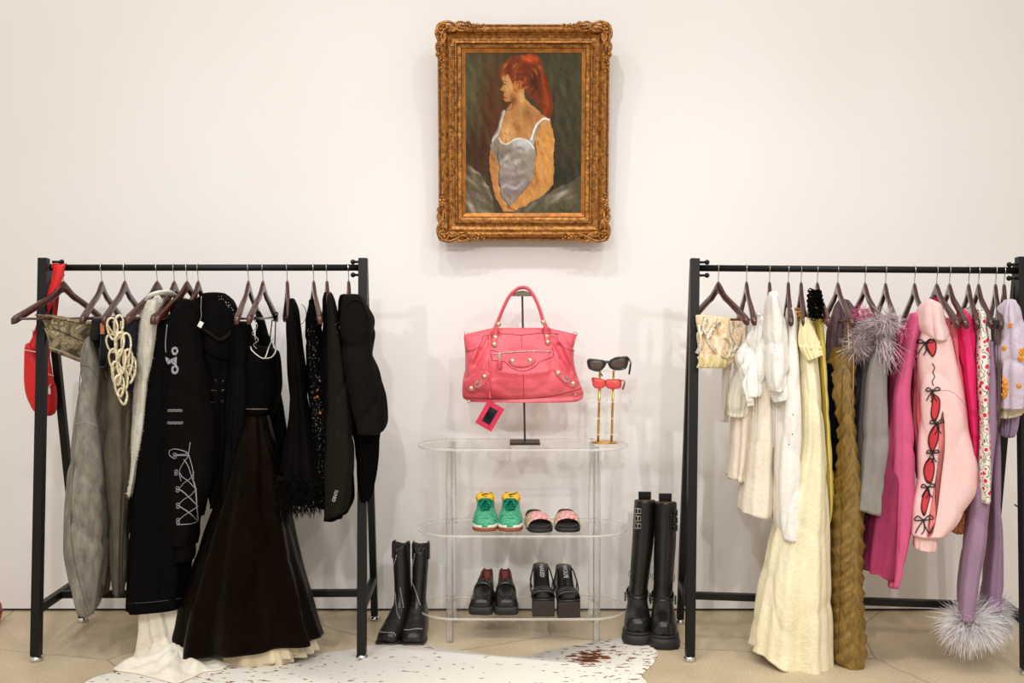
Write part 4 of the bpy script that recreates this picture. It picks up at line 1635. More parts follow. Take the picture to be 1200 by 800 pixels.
# boots
def boot_shaft(rings_):
    rg = []
    for z, cx, cy, rx, ry in rings_:
        rg.append((z, cx, cy, rx, ry))
    zs = [r[0] for r in rg]
    q = np.linspace(zs[0], zs[-1], 46)
    cols = [hermite(zs, [r[k] for r in rg], q) for k in (1, 2, 3, 4)]
    N = 36
    pts = np.zeros((len(q), N, 3))
    t = np.linspace(0, 2 * PI, N, endpoint=False)
    for i in range(len(q)):
        pts[i, :, 0] = cols[0][i] + cols[2][i] * np.cos(t)
        pts[i, :, 1] = cols[1][i] + cols[3][i] * np.sin(t)
        pts[i, :, 2] = q[i]
    nn = np.stack([np.cos(t), np.sin(t), 0 * t], -1)
    pts += nn[None] * (wnoise(pts, 22, 3, aniso=(1, 1, 1.6)) * .0022 * np.clip(1.3 - q / .25, .25, 1)[:, None])[..., None]
    return pts


def close_top(mb, pts, topshape=None, depth=.06):
    P_ = pts.copy()
    if topshape is not None:
        t = np.linspace(0, 2 * PI, P_.shape[1], endpoint=False)
        k = np.clip((np.arange(len(P_)) / (len(P_) - 1) - .75) / .25, 0, 1)
        P_[:, :, 2] += k[:, None] * topshape(t)[None]
    top = P_[-1]
    c = top.mean(0)
    inn = c + (top - c) * V3(.88, .88, 1)
    inn2 = c + (top - c) * V3(.84, .84, 1) - V3(0, 0, depth)
    mb.loft([r for r in P_] + [c + (top - c) * V3(.95, .95, 1) + V3(0, 0, .002)], caps=False)
    return P_, MB().loft([c + (top - c) * V3(.95, .95, 1) + V3(0, 0, .0015), inn, inn2], caps=True)


def tall_boot(t, mir, lean):
    st = [(0, 0, .016, .04, 0, 0), (.006, 0, .034, .056, 0, 0), (.03, 0, .049, .066, 0, 0), (.08, 0, .054, .082, 0, 0), (.12, 0, .050, .112, 0, 0), (.17, 0, .044, .14, 0, 0), (.23, 0, .040, .14, 0, 0), (.272, 0, .030, .13, 0, 0), (.29, 0, .010, .12, 0, 0)]
    so = [(-.012, 0, .018), (-.006, 0, .038), (.02, 0, .054), (.08, 0, .060), (.15, 0, .050), (.22, 0, .048), (.27, 0, .040), (.298, 0, .014)]
    part('lug_sole', shoe_sole(so, 0, .044, .0, bulge=.01), RUB, t, local=True)
    part('sole_welt', shoe_sole(so, .044, .054, -.004), RUB, t, local=True)
    lug = MB()
    for s in (-1, 1):
        for y in np.arange(.01, .28, .022):
            lug.box((s * (itp(so, y, 2) + .0005), y, .010), (.006, .010, .02))
    part('lugs', lug, RUB, t, local=True, kind='stuff')
    part('foot_upper', shoe_upper(st, base=.046, e=.62), BLEA, t, local=True)
    lx, ly = lean
    pts = boot_shaft([(.10, 0, .185, .040, .075), (.14, 0, .19, .040, .064), (.19, lx * .2, .195, .039, .056), (.26, lx * .4, .2, .041, .058), (.36, lx * .7, .205, .044, .062), (.46, lx * .9, .205, .045, .063), (.535, lx, .205, .044, .062)])
    m = MB()
    P_, inner = close_top(m, pts, lambda a: -.008 * np.sin(a) + .002 * np.sin(3 * a))
    sh = part('shaft', m, BSOFT, t, local=True)
    part('tan_lining', inner, mat('tan_leather_lining', (110, 62, 36), .6, 0, .1), t, local=True)
    c = P_[-1].mean(0)
    part('pull_tab', MB().loft([[(c[0] + a * .026, c[1] + .055 + b, z) for a, b in ((-1, -.003), (1, -.003), (1, .003), (-1, .003))] for z in (.50, .55, .563)]), BLEA, t, False, local=True, bevel=.001)
    # ankle straps with rings and rivets
    sp = MB()
    tt = np.linspace(0, 2 * PI, 30, endpoint=False)
    sp.tube([(.0455 * math.cos(a), .192 + .067 * math.sin(a), .150 + .012 * math.sin(a)) for a in tt], .012, 6, closed=True, flat=.30, up=None)
    part('ankle_strap', MB().loft([[(k * .044 * math.cos(a), .190 + k * .069 * math.sin(a), z + .008 * math.sin(a)) for a in tt] for k, z in ((1.0, .140), (1.05, .143), (1.05, .166), (1.0, .169))], caps=False), BLEA, t, local=True)
    for s in (-1, 1):
        rg = MB().tube([(s * .050, .155 + .014 * math.cos(a), .152 + .017 * math.sin(a)) for a in np.linspace(0, 2 * PI, 16, endpoint=False)], .003, 7, closed=True)
        part('strap_ring', rg, BLK, t, local=True)
        rv = MB()
        for dz in (-.010, 0, .010):
            for dy in (0, .011):
                rv.ball((s * .041 + s * dy * .35, .132 + dy, .152 + dz), .0023, 6)
        part('rivets', rv, CHROME, t, local=True)
    part('shaft_seam', MB().tube([(pts[i, 27, 0], pts[i, 27, 1] - .001, pts[i, 27, 2]) for i in range(4, 44)], .0012, 5), BLEA, t, local=True)
    part('ankle_seam', MB().tube([(lx * .3 + .0450 * math.cos(a), .197 + .0585 * math.sin(a), .232 + .012 * math.sin(a)) for a in tt], .0013, 5, closed=True), BLEA, t, local=True)
    # buckle plates on the outer side of the shaft
    s = mir
    for k, z in enumerate((.505, .475, .445)):
        b = part('strap_buckle', MB().box((lx + s * .038, .160, z), (.014, .020, .022)), BLEA, t, False, local=True, bevel=.002)
        m = MB()
        cx = lx + s * .030
        fr_ = [(cx - .012, .142, z - .010), (cx + .012, .142, z - .010), (cx + .012, .140, z + .010), (cx - .012, .140, z + .010)]
        m.tube(fr_, .0022, 6, closed=True)
        m.tube([(cx, .139, z + .010), (cx, .139, z - .016)], .0016, 6)
        part('metal_buckle', m, CHROME if mir < 0 else BLK, b, local=True)


b1 = Gd(748, 758, 0)
b2 = Gd(779, 762, 0)
for loc, rz, mir, lean, lb in ((b1, .10, -1, (.030, 0), 'tall black leather boot with chrome buckles, nearer the shelf'), (b2, .10, 1, (.012, 0), 'tall black leather boot with dark buckles, nearer the right rack')):
    t = thing('tall_boot', lb, 'boot', (loc[0], loc[1] + .012, 0), 'boots on the floor', -rz)
    tall_boot(t, mir, lean)


def cowboy(t, mir, lean):
    st = [(0, 0, .022, .026, 0, 0), (.004, 0, .034, .034, 0, 0), (.025, 0, .044, .046, 0, 0), (.07, 0, .048, .068, 0, 0), (.11, 0, .045, .098, 0, 0), (.16, 0, .040, .13, 0, 0), (.22, 0, .036, .13, 0, 0), (.265, 0, .028, .12, 0, 0), (.28, 0, .010, .11, 0, 0)]
    so = [(-.006, 0, .030), (-.002, 0, .040), (.025, 0, .049), (.07, 0, .052), (.14, 0, .040), (.2, 0, .036), (.28, 0, .012)]
    part('sole', shoe_sole(so, 0, .012, .0), mat('stacked_dark_sole', (44, 34, 26), .5), t, local=True)
    part('heel', MB().loft([[(a * k, .245 + b * k, z) for a, b in ((-.03, -.028), (.03, -.028), (.026, .03), (-.026, .03))] for k, z in ((.9, 0), (1, .034))]), mat('stacked_dark_sole', (44, 34, 26)), t, False, local=True)
    fo = part('foot_upper', shoe_upper(st, base=.012, e=.66), BSOFT, t, local=True)
    lx, ly = lean
    pts = boot_shaft([(.06, 0, .17, .035, .085), (.10, 0, .18, .034, .07), (.15, lx * .15, .19, .031, .056), (.20, lx * .4, .195, .031, .052), (.28, lx * .75, .195, .033, .050), (.345, lx, .195, .032, .050)])
    m = MB()
    P_, inner = close_top(m, pts, lambda a: .018 * np.abs(np.cos(a)) ** 1.5 * 1.0 - .012 * (np.abs(np.sin(a)) > .9) + .0 * a)
    sh = part('shaft', m, BSOFT, t, local=True)
    part('dark_lining', inner, RUB, t, local=True)
    for s in (-1, 1):
        part('pull_tab', MB().loft([[(lx + s * (.031 + k), .195 + a * .014, z) for a in (-1, 1)] + [(lx + s * (.036 + k), .195 + a * .014, z) for a in (1, -1)] for k, z in ((0, .30), (0, .36), (-.004, .372))]), BSOFT, t, False, local=True, bevel=.001)
    bpy.context.view_layer.update()
    # rows of small metal studs
    M0 = t.matrix_world.copy() if False else Matrix.Translation(t.location) @ Matrix.Rotation(t.rotation_euler.z, 4, 'Z')
    inv = M0.inverted()
    vs, fs = [], []
    for o in (fo, sh):
        b = len(vs)
        vs += [M0 @ v.co for v in o.data.vertices]
        fs += [tuple(i + b for i in p.vertices) for p in o.data.polygons]
    tr = BVHTree.FromPolygons(vs, fs)
    sd = MB()
    for line in t['studs_']:
        pp = smooth_path(line, int(np.sum(np.linalg.norm(np.diff(np.array(line), axis=0), axis=1)) / 2.5) + 2)
        for p in pp:
            d = Vector(ray(p[0], p[1])).normalized()
            loc, nrm, i_, ds = tr.ray_cast(Vector(CAM), d)
            if loc is not None and ds < 5:
                sd.ball(inv @ loc, .0022, 6)
    part('studs', sd, mat('pale_metal_studs', (226, 224, 216), .35, .2), t, local=True, kind='stuff')
    del t['studs_']


def cb(x, y):
    return [425 + x / 5.33, 620 + y / 5.33]


c1 = Gd(451, 757, 0)
c2 = Gd(482, 758, 0)
for loc, rz, mir, lean, lb, studs in (
    (c1, .30, -1, (-.014, 0), 'black studded western boot beside the rack post',
     [[cb(210, 165), cb(195, 220), cb(170, 270), cb(150, 298)], [cb(150, 345), cb(180, 360), cb(203, 400), cb(208, 460), cb(215, 520), cb(230, 552)], [cb(75, 632), cb(110, 640), cb(150, 644), cb(190, 645), cb(205, 660)], [cb(235, 370), cb(245, 430), cb(255, 485)]]),
    (c2, .06, 1, (.010, 0), 'black studded western boot beside the clear shelf unit',
     [[cb(325, 155), cb(315, 215), cb(300, 260), cb(283, 288)], [cb(290, 325), cb(308, 335), cb(325, 370), cb(345, 430), cb(360, 470)], [cb(235, 625), cb(280, 628), cb(340, 620), cb(368, 622)], ])):
    t = thing('western_boot', lb, 'boot', (loc[0], loc[1] + .008, 0), 'boots on the floor', -rz)
    t['studs_'] = studs
    cowboy(t, mir, lean)

# ------------------------------------------------------------------ cowhide rug
def hide_mat():
    m, nt, bs = newmat('speckled_cowhide')
    tc = nt.nodes.new('ShaderNodeTexCoord')
    mp = nt.nodes.new('ShaderNodeMapping')
    mp.inputs['Rotation'].default_value = (0, 0, .5)
    mp.inputs['Scale'].default_value = (1, 2.2, 1)
    nz = nt.nodes.new('ShaderNodeTexNoise')
    nz.inputs['Scale'].default_value = 26
    nz.inputs['Detail'].default_value = 3
    nt.links.new(tc.outputs['Object'], mp.inputs[0])
    nt.links.new(mp.outputs[0], nz.inputs['Vector'])

    def zone(c, r0, r1, lo_, hi_):
        """how dense the specks are around a spot of the hide"""
        vm = nt.nodes.new('ShaderNodeVectorMath')
        vm.operation = 'DISTANCE'
        vm.inputs[1].default_value = c
        nt.links.new(tc.outputs['Object'], vm.inputs[0])
        mr = nt.nodes.new('ShaderNodeMapRange')
        mr.inputs[1].default_value = r0
        mr.inputs[2].default_value = r1
        mr.inputs[3].default_value = lo_
        mr.inputs[4].default_value = hi_
        nt.links.new(vm.outputs['Value'], mr.inputs[0])
        return mr
    a = Gd(690, 772)
    b = Gd(720, 765)
    c = Gd(250, 795)
    z1 = zone((a[0], a[1], 0), .015, .12, .34, 0)
    z2 = zone((b[0] + .05, b[1], 0), .1, .5, .085, 0)
    z3 = zone((c[0], c[1], 0), .15, .6, .06, 0)
    s = None
    for z in (z1, z2, z3):
        if s is None:
            s = z.outputs[0]
        else:
            ad = nt.nodes.new('ShaderNodeMath')
            ad.operation = 'MAXIMUM'
            nt.links.new(s, ad.inputs[0])
            nt.links.new(z.outputs[0], ad.inputs[1])
            s = ad.outputs[0]
    ad = nt.nodes.new('ShaderNodeMath')
    ad.operation = 'ADD'
    nt.links.new(s, ad.inputs[0])
    nt.links.new(nz.outputs['Fac'], ad.inputs[1])
    r = ramp(nt, ad.outputs[0], [(.668, (244, 238, 226)), (.676, (140, 84, 40)), (.74, (140, 72, 24)), (.86, (84, 42, 14))])
    nt.links.new(r.outputs[0], bs.inputs['Base Color'])
    bs.inputs['Roughness'].default_value = .7
    bs.inputs['Specular IOR Level'].default_value = .2
    n2, _ = noise_node(nt, 300, 2, .5, (1, 4, 1))
    bump(nt, bs, n2.outputs['Fac'], .3, .003)
    return m


ol = [(100, 800), (180, 782), (250, 772), (330, 770), (400, 764), (440, 757), (480, 757), (510, 759), (550, 765), (590, 770), (620, 769), (645, 763), (680, 757), (715, 750), (735, 748), (752, 752), (766, 760), (771, 768), (764, 780), (752, 792), (756, 806), (700, 840), (560, 870), (300, 880), (120, 850)]
pp = catmull([Gd(a, b) for a, b in ol], 5, True)
c = sum(pp) / len(pp)
rings = []
for k, z in ((1.0, .0012), (1.0, .004), (.994, .006)):
    rings.append([(c[0] + (p[0] - c[0]) * k, c[1] + (p[1] - c[1]) * k, z) for p in pp])
rug = part('cowhide_rug', MB().loft(rings), hide_mat())
tag(rug, 'white speckled cowhide rug lying on the concrete floor', 'rug')

# red round thing cut off at the left edge
cpt = Gd(-14, 712)
v = thing('red_pouf', 'red rounded leather pouf just peeping in at the left edge', 'pouf', (cpt[0] - .02, -.2, 0))
v.location = (P(-14, 700, -.2)[0], -.2, 0)
part('seat_cushion', MB().lathe([(.0, .0), (.035, .0), (.048, .025), (.054, .055), (.050, .085), (.036, .108), (.01, .114), (0, .114)], (v.location[0], -.2, .0), 32), mat('rust_red_leather', (170, 44, 16), .4), v)
part('piping', MB().tube([(v.location[0] + .0545 * math.cos(a), -.2 + .0545 * math.sin(a), .057) for a in np.linspace(0, 2 * PI, 32, endpoint=False)], .002, 6, closed=True), RED, v)

# ------------------------------------------------------------------ clothes
YL = -.49


def YR(px):
    return float(on_rod(px)[1])


RS = np.random.RandomState(11)
BLKF = fabric('black_wool', (10, 8, 7), .85, .15, 0, spec=.05)
JET = fabric('jet_black_cotton', (6, 5, 5), .9, .15, 0, spec=.05)
VELV = fabric('black_velvet', (8, 7, 8), .8, .2, .03, spec=.05)
OLIVE = fabric('dark_olive_wool', (25, 21, 15), .8, .2, .0, spec=.08)
BSATIN = fabric('black_brown_satin', (12, 7, 4), .36, .5, .0, soft=.5, spec=.5)
BSATIN.node_tree.nodes['Principled BSDF'].inputs['Specular Tint'].default_value = lin((74, 60, 50))
DENIM_B = fabric('washed_black_denim', (10, 9, 9), .9, .25, .0, spec=.05, bmp=.5)
WHITEC = fabric('white_cotton', (242, 238, 230), .8, .03, .05, soft=.8)
IVORY = fabric('ivory_crepe', (236, 224, 204), .75, .04, .05, soft=.8)
CREAM = fabric('cream_linen', (240, 224, 178), .8, .05, .1, soft=.6)
LEMON = fabric('pale_lemon_cotton', (244, 234, 198), .75, .05, .05, soft=.9)


def garment(name, label, cat, rows, m, Y=None, par=None, group=None, pname='body', **k):
    """a garment with one body mesh; further parts hang on the Empty it returns"""
    yref = Y if Y is not None else YL
    c = P((rows[0][1] + rows[0][2]) / 2, rows[0][0], yref)
    t = thing(name, label, cat, c, group)
    b = part(pname, cloth(rows, yref, **k), m, t)
    return t, b


def more(t, pname, rows, m, Y, label=None, kind=None, **k):
    return part(pname, cloth(rows, Y, **k), m, t, label=label, kind=kind)


GD = 'dark clothes on the left rack'
# camouflage mini skirt
CAMO = patterned('camouflage_cotton', 11, [(.0, (66, 58, 44)), (.40, (112, 98, 72)), (.47, (150, 132, 100)), (.52, (98, 96, 66)), (.57, (170, 154, 122)), (.63, (84, 64, 44))], .85, 'CONSTANT', 4, (1, 1, 1.6))
t, b = garment('mini_skirt', 'camouflage mini skirt hanging at the left end of the left rack', 'skirt',
               [(373, 42, 108, 10), (379, 43, 107, 12), (392, 48, 105, 14), (404, 53, 102, 16), (416, 58, 98, 18)], CAMO, YL - .04, phi=0, d=.03, folds=(.002, .006), wr=.006, wscale=14, k=7, seed=3, step=2)
tr = bvh(b)
part('waistband', on_line(tr, [(42, 369), (60, 371), (85, 376), (108, 380)], .010, n=8, off=.001, flat=.45), CAMO, t)
part('raw_hem', on_line(tr, [(58, 407), (75, 413), (98, 423)], .004, n=6, off=0), mat('frayed_beige', (150, 138, 112), .9), t)
part('front_seam', on_line(tr, [(47, 372), (55, 390), (60, 406)], .004, n=6, off=.001, flat=.5), mat('frayed_beige', (150, 138, 112)), t)
part('fold_shade_line', on_line(tr, [(62, 384), (80, 392), (103, 402)], .002, n=5, off=.0), mat('fold_shade', (60, 52, 38), .9), t)  # dark line laid on the cloth as the shade of a fold

# grey trousers
GREY = fabric('washed_grey_denim', (134, 128, 116), .9, .22, .1, scale=40, bmp=.6, soft=.7)
TAUPE = fabric('taupe_denim', (88, 80, 66), .9, .2, .1, scale=30, soft=.6)
DARKW = fabric('black_waistband', (24, 22, 22), .8)
t, b = garment('trousers', 'grey washed denim trousers with a black waistband, folded over their hanger', 'trousers',
               [(396, 101, 116), (410, 95, 122), (430, 92, 125), (470, 87, 126), (500, 84, 128), (550, 80, 130), (600, 79, 128), (640, 80, 126), (670, 85, 122), (700, 93, 116), (719, 101, 107)],
               GREY, YL - .05, pname='trouser_leg', d=[.10, .14, .14, .12], folds=(.002, .009), wr=.007, wscale=7, k=4, seed=5, topcap=.01)
tr = bvh(b)
more(t, 'trouser_leg', [(400, 114, 128), (440, 112, 136), (480, 108, 142), (540, 106, 143), (600, 104, 140), (650, 104, 135), (690, 108, 128)], TAUPE, YL + .02, d=.12, folds=(.003, .01), wr=.006, seed=6, k=5)
more(t, 'waistband', [(374, 107, 132), (384, 106, 131), (398, 104, 126)], DARKW, YL - .06, d=.12, folds=(.001, .003), wr=.003, step=2)
part('leather_patch', MB().box(P(120, 385, YL - .21), (.014, .004, .040)), mat('tan_patch', (176, 108, 60), .7), t, False)
part('pocket_seam', on_line(tr, [(95, 428), (104, 430), (112, 440), (116, 452)], .0016, n=5, off=.0), mat('grey_thread', (90, 86, 78), .9), t)
part('pocket_seam', on_line(tr, [(86, 498), (100, 494), (116, 500)], .0018, n=5, off=.0), mat('light_grey_thread', (170, 164, 150), .9), t)
part('side_seam', on_line(tr, [(100, 402), (94, 440), (90, 500), (83, 600), (88, 660), (103, 716)], .0016, n=5, off=.0), mat('grey_thread', (90, 86, 78)), t)

t, b = garment('jeans', 'dark taupe jeans with a black belt, behind the looped chain belt', 'jeans',
               [(378, 124, 146), (400, 124, 150), (470, 126, 158), (540, 128, 156), (600, 130, 153), (650, 133, 150), (688, 135, 148)], TAUPE, YL - .02, pname='trouser_leg', d=.14, folds=(.003, .01), wr=.006, seed=8, k=4)
more(t, 'belt', [(372, 120, 147), (385, 119, 147), (396, 118, 146), (428, 116, 128)], DARKW, YL - .07, d=.12, wr=.006, folds=(.002, .004))
more(t, 'trouser_leg', [(480, 146, 160), (560, 142, 154), (640, 138, 149), (686, 138, 147)], TAUPE, YL - .06, d=.08, folds=(.002, .006), wr=.005, seed=9, k=3)
part('belt_strap', MB().tube(catmull([P(119, 392, YL - .2), P(118, 415, YL - .21), P(117, 428, YL - .2), P(124, 428, YL - .2), P(126, 412, YL - .2)], 5), .006, 8, flat=.4), mat('navy_strap', (20, 24, 36), .5), t)

# chain belt of pale loops
CHN = mat('pale_brass_rope', (222, 210, 176), .5, .1, .25, 120, .5, 300)
t = thing('chain_belt', 'pale looped rope chain belt draped over the black belted jeans', 'belt', P(142, 385, YL - .22))
rs = np.random.RandomState(5)
loops = [(132, 385, 6, 12), (139, 383, 5, 13), (131, 402, 6, 10), (140, 404, 5, 14), (148, 405, 5, 14), (134, 420, 6, 11), (142, 424, 5, 14), (150, 424, 5, 14), (155, 430, 4, 12), (137, 437, 5, 13), (145, 443, 5, 12), (152, 438, 5, 10), (140, 452, 5, 12), (144, 464, 5, 9), (136, 440, 4, 9)]
for i, (x, y, a, b_) in enumerate(loops):
    c = P(x, y, YL - .235 + (i % 3) * .010)
    s = 4.12 / 1250
    tw = rs.uniform(-.5, .5)
    pts = [c + V3(a * s * math.cos(q) * math.cos(tw) + .2 * b_ * s * math.sin(q) * math.sin(tw * 1.3), .006 * math.sin(2 * q), b_ * s * math.sin(q)) for q in np.linspace(0, 2 * PI, 20, endpoint=False)]
    part('loop', MB().tube(pts, .0055, 7, closed=True, flat=.7), CHN, t)
for i in range(3):
    pts = [P(x, y, YL - .21) for x, y in [((124 + i * 9), 376), (128 + i * 7, 384), (134 + i * 6, 392)]]
    part('link_bar', MB().tube(catmull(pts, 4), .004, 6), CHN, t)

NAVY = mat('navy_ribbed_knit', (26, 27, 46), .85, 0, .15, 8, .9, 60, .004, stretch=None)
t, b = garment('knit_top', 'navy ribbed knit top squeezed beside the white fuzzy cardigan', 'top',
               [(373, 146, 168), (385, 144, 168), (400, 145, 167), (412, 147, 166), (425, 150, 164), (450, 152, 162), (470, 152, 158)], NAVY, YL - .04, d=.14, folds=(.001, .004), wr=.005, seed=12)
rb = MB()
tr = bvh(b)
for i in range(9):
    on_line(tr, [(145, 378 + i * 4), (154, 380 + i * 4.4), (166, 378 + i * 4.2)], .0016, rb, 5, 0, 3)
part('rib', rb, NAVY, t, kind='stuff')

# fuzzy cardigan
FUZZ = fabric('white_mohair', (206, 200, 186), .95, .14, .5, scale=60, bmp=.8)
t, b = garment('fuzzy_cardigan', 'long off-white fuzzy cardigan with a wide white collar', 'cardigan',
               [(352, 172, 196), (362, 167, 196), (380, 163, 194), (420, 161, 190), (460, 159, 184), (500, 155, 180), (540, 151, 172), (574, 148, 164)], FUZZ, YL - .05, d=.15, folds=(.002, .006), wr=.005, seed=14, k=5)
rs = np.random.RandomState(8)
vs = np.array([v.co for v in b.data.vertices]) + np.array(wloc(b))
ns = np.array([v.normal for v in b.data.vertices])
idx = rs.choice(np.where(ns[:, 1] < .4)[0], 2600)
fz = MB()
it = iter(idx)
cur = [0]


def croot():
    cur[0] = next(it)
    return vs[cur[0]].copy()


plumes(fz, croot, 2600, .011, lambda r: ns[cur[0]] + rs.normal(size=3) * .6 + V3(0, 0, -.4), rs, .0010, 2)
part('fuzz', fz, FUZZ, t, kind='stuff')
col_ = catmull([P(171, 352, YL - .12), P(176, 346, YL - .16), P(186, 343, YL - .15), P(198, 343, YL - .1), P(206, 347, YL - .03), P(222, 352, YL + .02), P(232, 356, YL + .02)], 6)
part('collar', MB().tube(col_, [.005 + .009 * math.sin(PI * min(1, i / 30)) for i in range(len(col_))], 12, flat=.5), fabric('bright_white_felt', (240, 236, 228), .85, .03), t)

more(t, 'fuzzy_back', [(352, 198, 222), (358, 198, 230), (366, 200, 235), (376, 206, 236), (390, 208, 234)], FUZZ, YL + .10, d=.06, folds=(.001, .003), wr=.004, step=2, seed=15)
# long denim skirt
t, b = garment('denim_skirt', 'long washed black denim skirt, ankle length, behind the hoodie sleeve', 'skirt',
               [(380, 181, 202), (400, 178, 208), (450, 169, 214), (500, 162, 220), (560, 155, 224), (620, 151, 224), (680, 149, 222), (707, 148, 221, -6)], DENIM_B, YL - .06, d=[.11, .13, .14, .14], folds=(.002, .008), wr=.003, seed=16, k=4)
tr = bvh(b)
part('hem_stitch', on_line(tr, [(150, 707), (180, 705), (220, 700)], .0013, n=5, off=.0), mat('grey_stitch', (66, 66, 68), .9), t)
part('side_seam', on_line(tr, [(190, 390), (190, 500), (186, 600), (186, 700)], .0013, n=5, off=.0), JET, t)
part('waistband', cloth([(373, 181, 201), (380, 180, 202), (388, 180, 202)], YL - .03, d=.14, folds=(0, .002), step=2), JET, t)

# hoodie
HOOD = fabric('faded_black_fleece', (13, 11, 10), .92, .12, .03, spec=.05)
t, b = garment('hoodie', 'black hoodie with a silver lace-up print down the sleeve', 'hoodie',
               [(352, 206, 232), (362, 202, 240), (385, 202, 242), (430, 200, 244), (500, 198, 246), (560, 196, 246), (600, 196, 240)], HOOD, YL + .02, d=.16, folds=(.002, .008), wr=.005, seed=17)
slv = more(t, 'sleeve', [(356, 206, 221), (364, 201, 229), (385, 194, 236), (410, 191, 240), (450, 188, 244), (500, 186, 249), (545, 186, 250), (580, 189, 243), (610, 194, 235), (632, 200, 230), (638, 202, 229)],
           HOOD, YL - .13, d=.055, folds=(.002, .005), wr=.006, seed=18, k=4, phi=-20)
cuff = more(t, 'cuff', [(638, 202, 229), (646, 203, 229), (656, 203, 227)], HOOD, YL - .13, d=.045, folds=(.001, .002), wr=.001, phi=-20, step=2)
tr = bvh(slv)
PRN = mat('silver_print', (150, 150, 156), .5, .2, .1, 200, .2)


def cbx(x, y):
    return (170 + x / 4.71, 500 + y / 4.71)


pr = MB()
for pts in ([(175, 540), (250, 535), (290, 520)], [(180, 520), (215, 490), (245, 470), (290, 440)], [(290, 520), (245, 475), (200, 445), (185, 435)], [(185, 430), (215, 400), (250, 380), (285, 340)], [(292, 440), (250, 395), (205, 355), (185, 345)],
            [(185, 345), (215, 310), (255, 280), (270, 250)], [(282, 345), (240, 300), (205, 275), (195, 255)], [(200, 300), (190, 250), (205, 210), (240, 160)], [(265, 300), (240, 220), (215, 180)], [(160, 160), (200, 158), (245, 160)],
            [(165, 155), (240, 150)], [(135, 130), (170, 122), (230, 140), (245, 165)], [(135, 130), (135, 155), (160, 175)], [(240, 150), (250, 85)], [(268, 300), (265, 240), (245, 165)], [(292, 520), (285, 440), (280, 350), (268, 300)]):
    on_line(tr, [cbx(*p) for p in pts], .0030, pr, 5, .0005, 4, flat=.5)
for q in ((165, 160), (172, 252), (180, 345), (182, 435), (182, 520)):
    for dy in (-8, 8):
        c = [cbx(q[0] + 9 * math.cos(a), q[1] + dy + 7 * math.sin(a)) for a in np.linspace(0, 2 * PI, 7)[:-1]]
        on_line(tr, c, .0014, pr, 5, .0005, 2, closed=True)
part('lacing_print', pr, PRN, slv, kind='stuff')


def cbz(x, y):
    return (140 + x / 5, 340 + y / 5)


pr = MB()
for y0, x0, x1 in ((703, 270, 375), (776, 235, 385)):
    for k in range(int((x1 - x0) / 13)):
        c = [cbz(x0 + 13 * k + 7 * math.cos(a), y0 + 6 * math.sin(a) + (k % 2) * 2) for a in np.linspace(0, 2 * PI, 7)[:-1]]
        on_line(tr, c, .0013, pr, 5, .0005, 2, closed=True)
on_line(tr, [cbz(252, 650), cbz(262, 695)], .0013, pr, 5, .0005)
part('chain_print', pr, PRN, slv, kind='stuff')
pr = MB()
rs = np.random.RandomState(2)
for k in range(620):
    if k < 300:
        a = rs.uniform(0, 2 * PI)
        r_ = rs.uniform(.5, 1)
        cx, cy, rx, ry = (325, 355, 19, 24) if k % 2 else (326, 465, 22, 26)
        x, y = cx + rx * r_ * math.cos(a), cy + ry * r_ * math.sin(a)
    else:
        x, y = rs.uniform(258, 335), rs.uniform(390, 445)
        if abs(y - 417) > 12 + abs(x - 300) * .45:
            continue
    pr.ball(hit(tr, *cbz(x, y), .0005)[0], .0021, 6)
part('rhinestone_bow', pr, mat('rhinestones', (190, 190, 200), .2, .8, .2, 300), slv, kind='stuff')
part('drawstring', MB().tube(catmull([hit(tr, *cbz(282, 200), .002)[0], hit(tr, *cbz(272, 300), .002)[0], hit(tr, *cbz(274, 365), .002)[0]], 4), .0018, 6), PRN, t)

# black jacket with studs
t, b = garment('leather_jacket', 'black jacket with studded shoulder, bulky, behind the hoodie', 'jacket',
               [(344, 240, 262), (352, 232, 274), (366, 230, 280), (400, 228, 282), (450, 232, 280), (500, 238, 277), (550, 242, 272), (588, 244, 266)], BLKF, YL + .03, d=[.06, .14, .16, .14], folds=(.004, .012), wr=.009, wscale=8, seed=21, k=5)
tr = bvh(b)
part('lapel', on_line(tr, [(238, 385), (248, 392), (258, 398), (268, 392), (276, 384)], .011, n=8, off=.001, flat=.5), OLIVE, t)
part('lapel', on_line(tr, [(232, 400), (245, 412), (262, 420), (280, 416)], .009, n=8, off=.001, flat=.5), JET, t)
pr = MB()
rs = np.random.RandomState(4)
for k in range(26):
    u = rs.rand()
    pr.ball(hit(tr, 256 + 22 * u, 345 + 26 * u ** 1.6 + rs.uniform(0, 6), .001)[0], .0020, 6)
for x, y in ((242, 443), (243, 448), (252, 446), (252, 457), (250, 457), (261, 446), (260, 457), (262, 457), (248, 471), (261, 470), (239, 472), (230, 441), (233, 452), (246, 509), (248, 523)):
    for q in range(3):
        pr.ball(hit(tr, x + rs.uniform(-2, 2), y + rs.uniform(-1, 1), .001)[0], .0016, 6)
part('studs', pr, CHROME, t, kind='stuff')
part('swing_tag', MB().box(P(235, 380, YL - .19), (.016, .002, .022), M=Matrix.Rotation(.5, 3, 'Y')), mat('white_card', (236, 234, 228), .7), t, False)
part('tag_string', MB().tube(catmull([P(236, 347, YL - .19), P(235.5, 362, YL - .19), P(236, 370, YL - .19), P(234, 377, YL - .19)], 4), .0011, 5), CHROME, t)

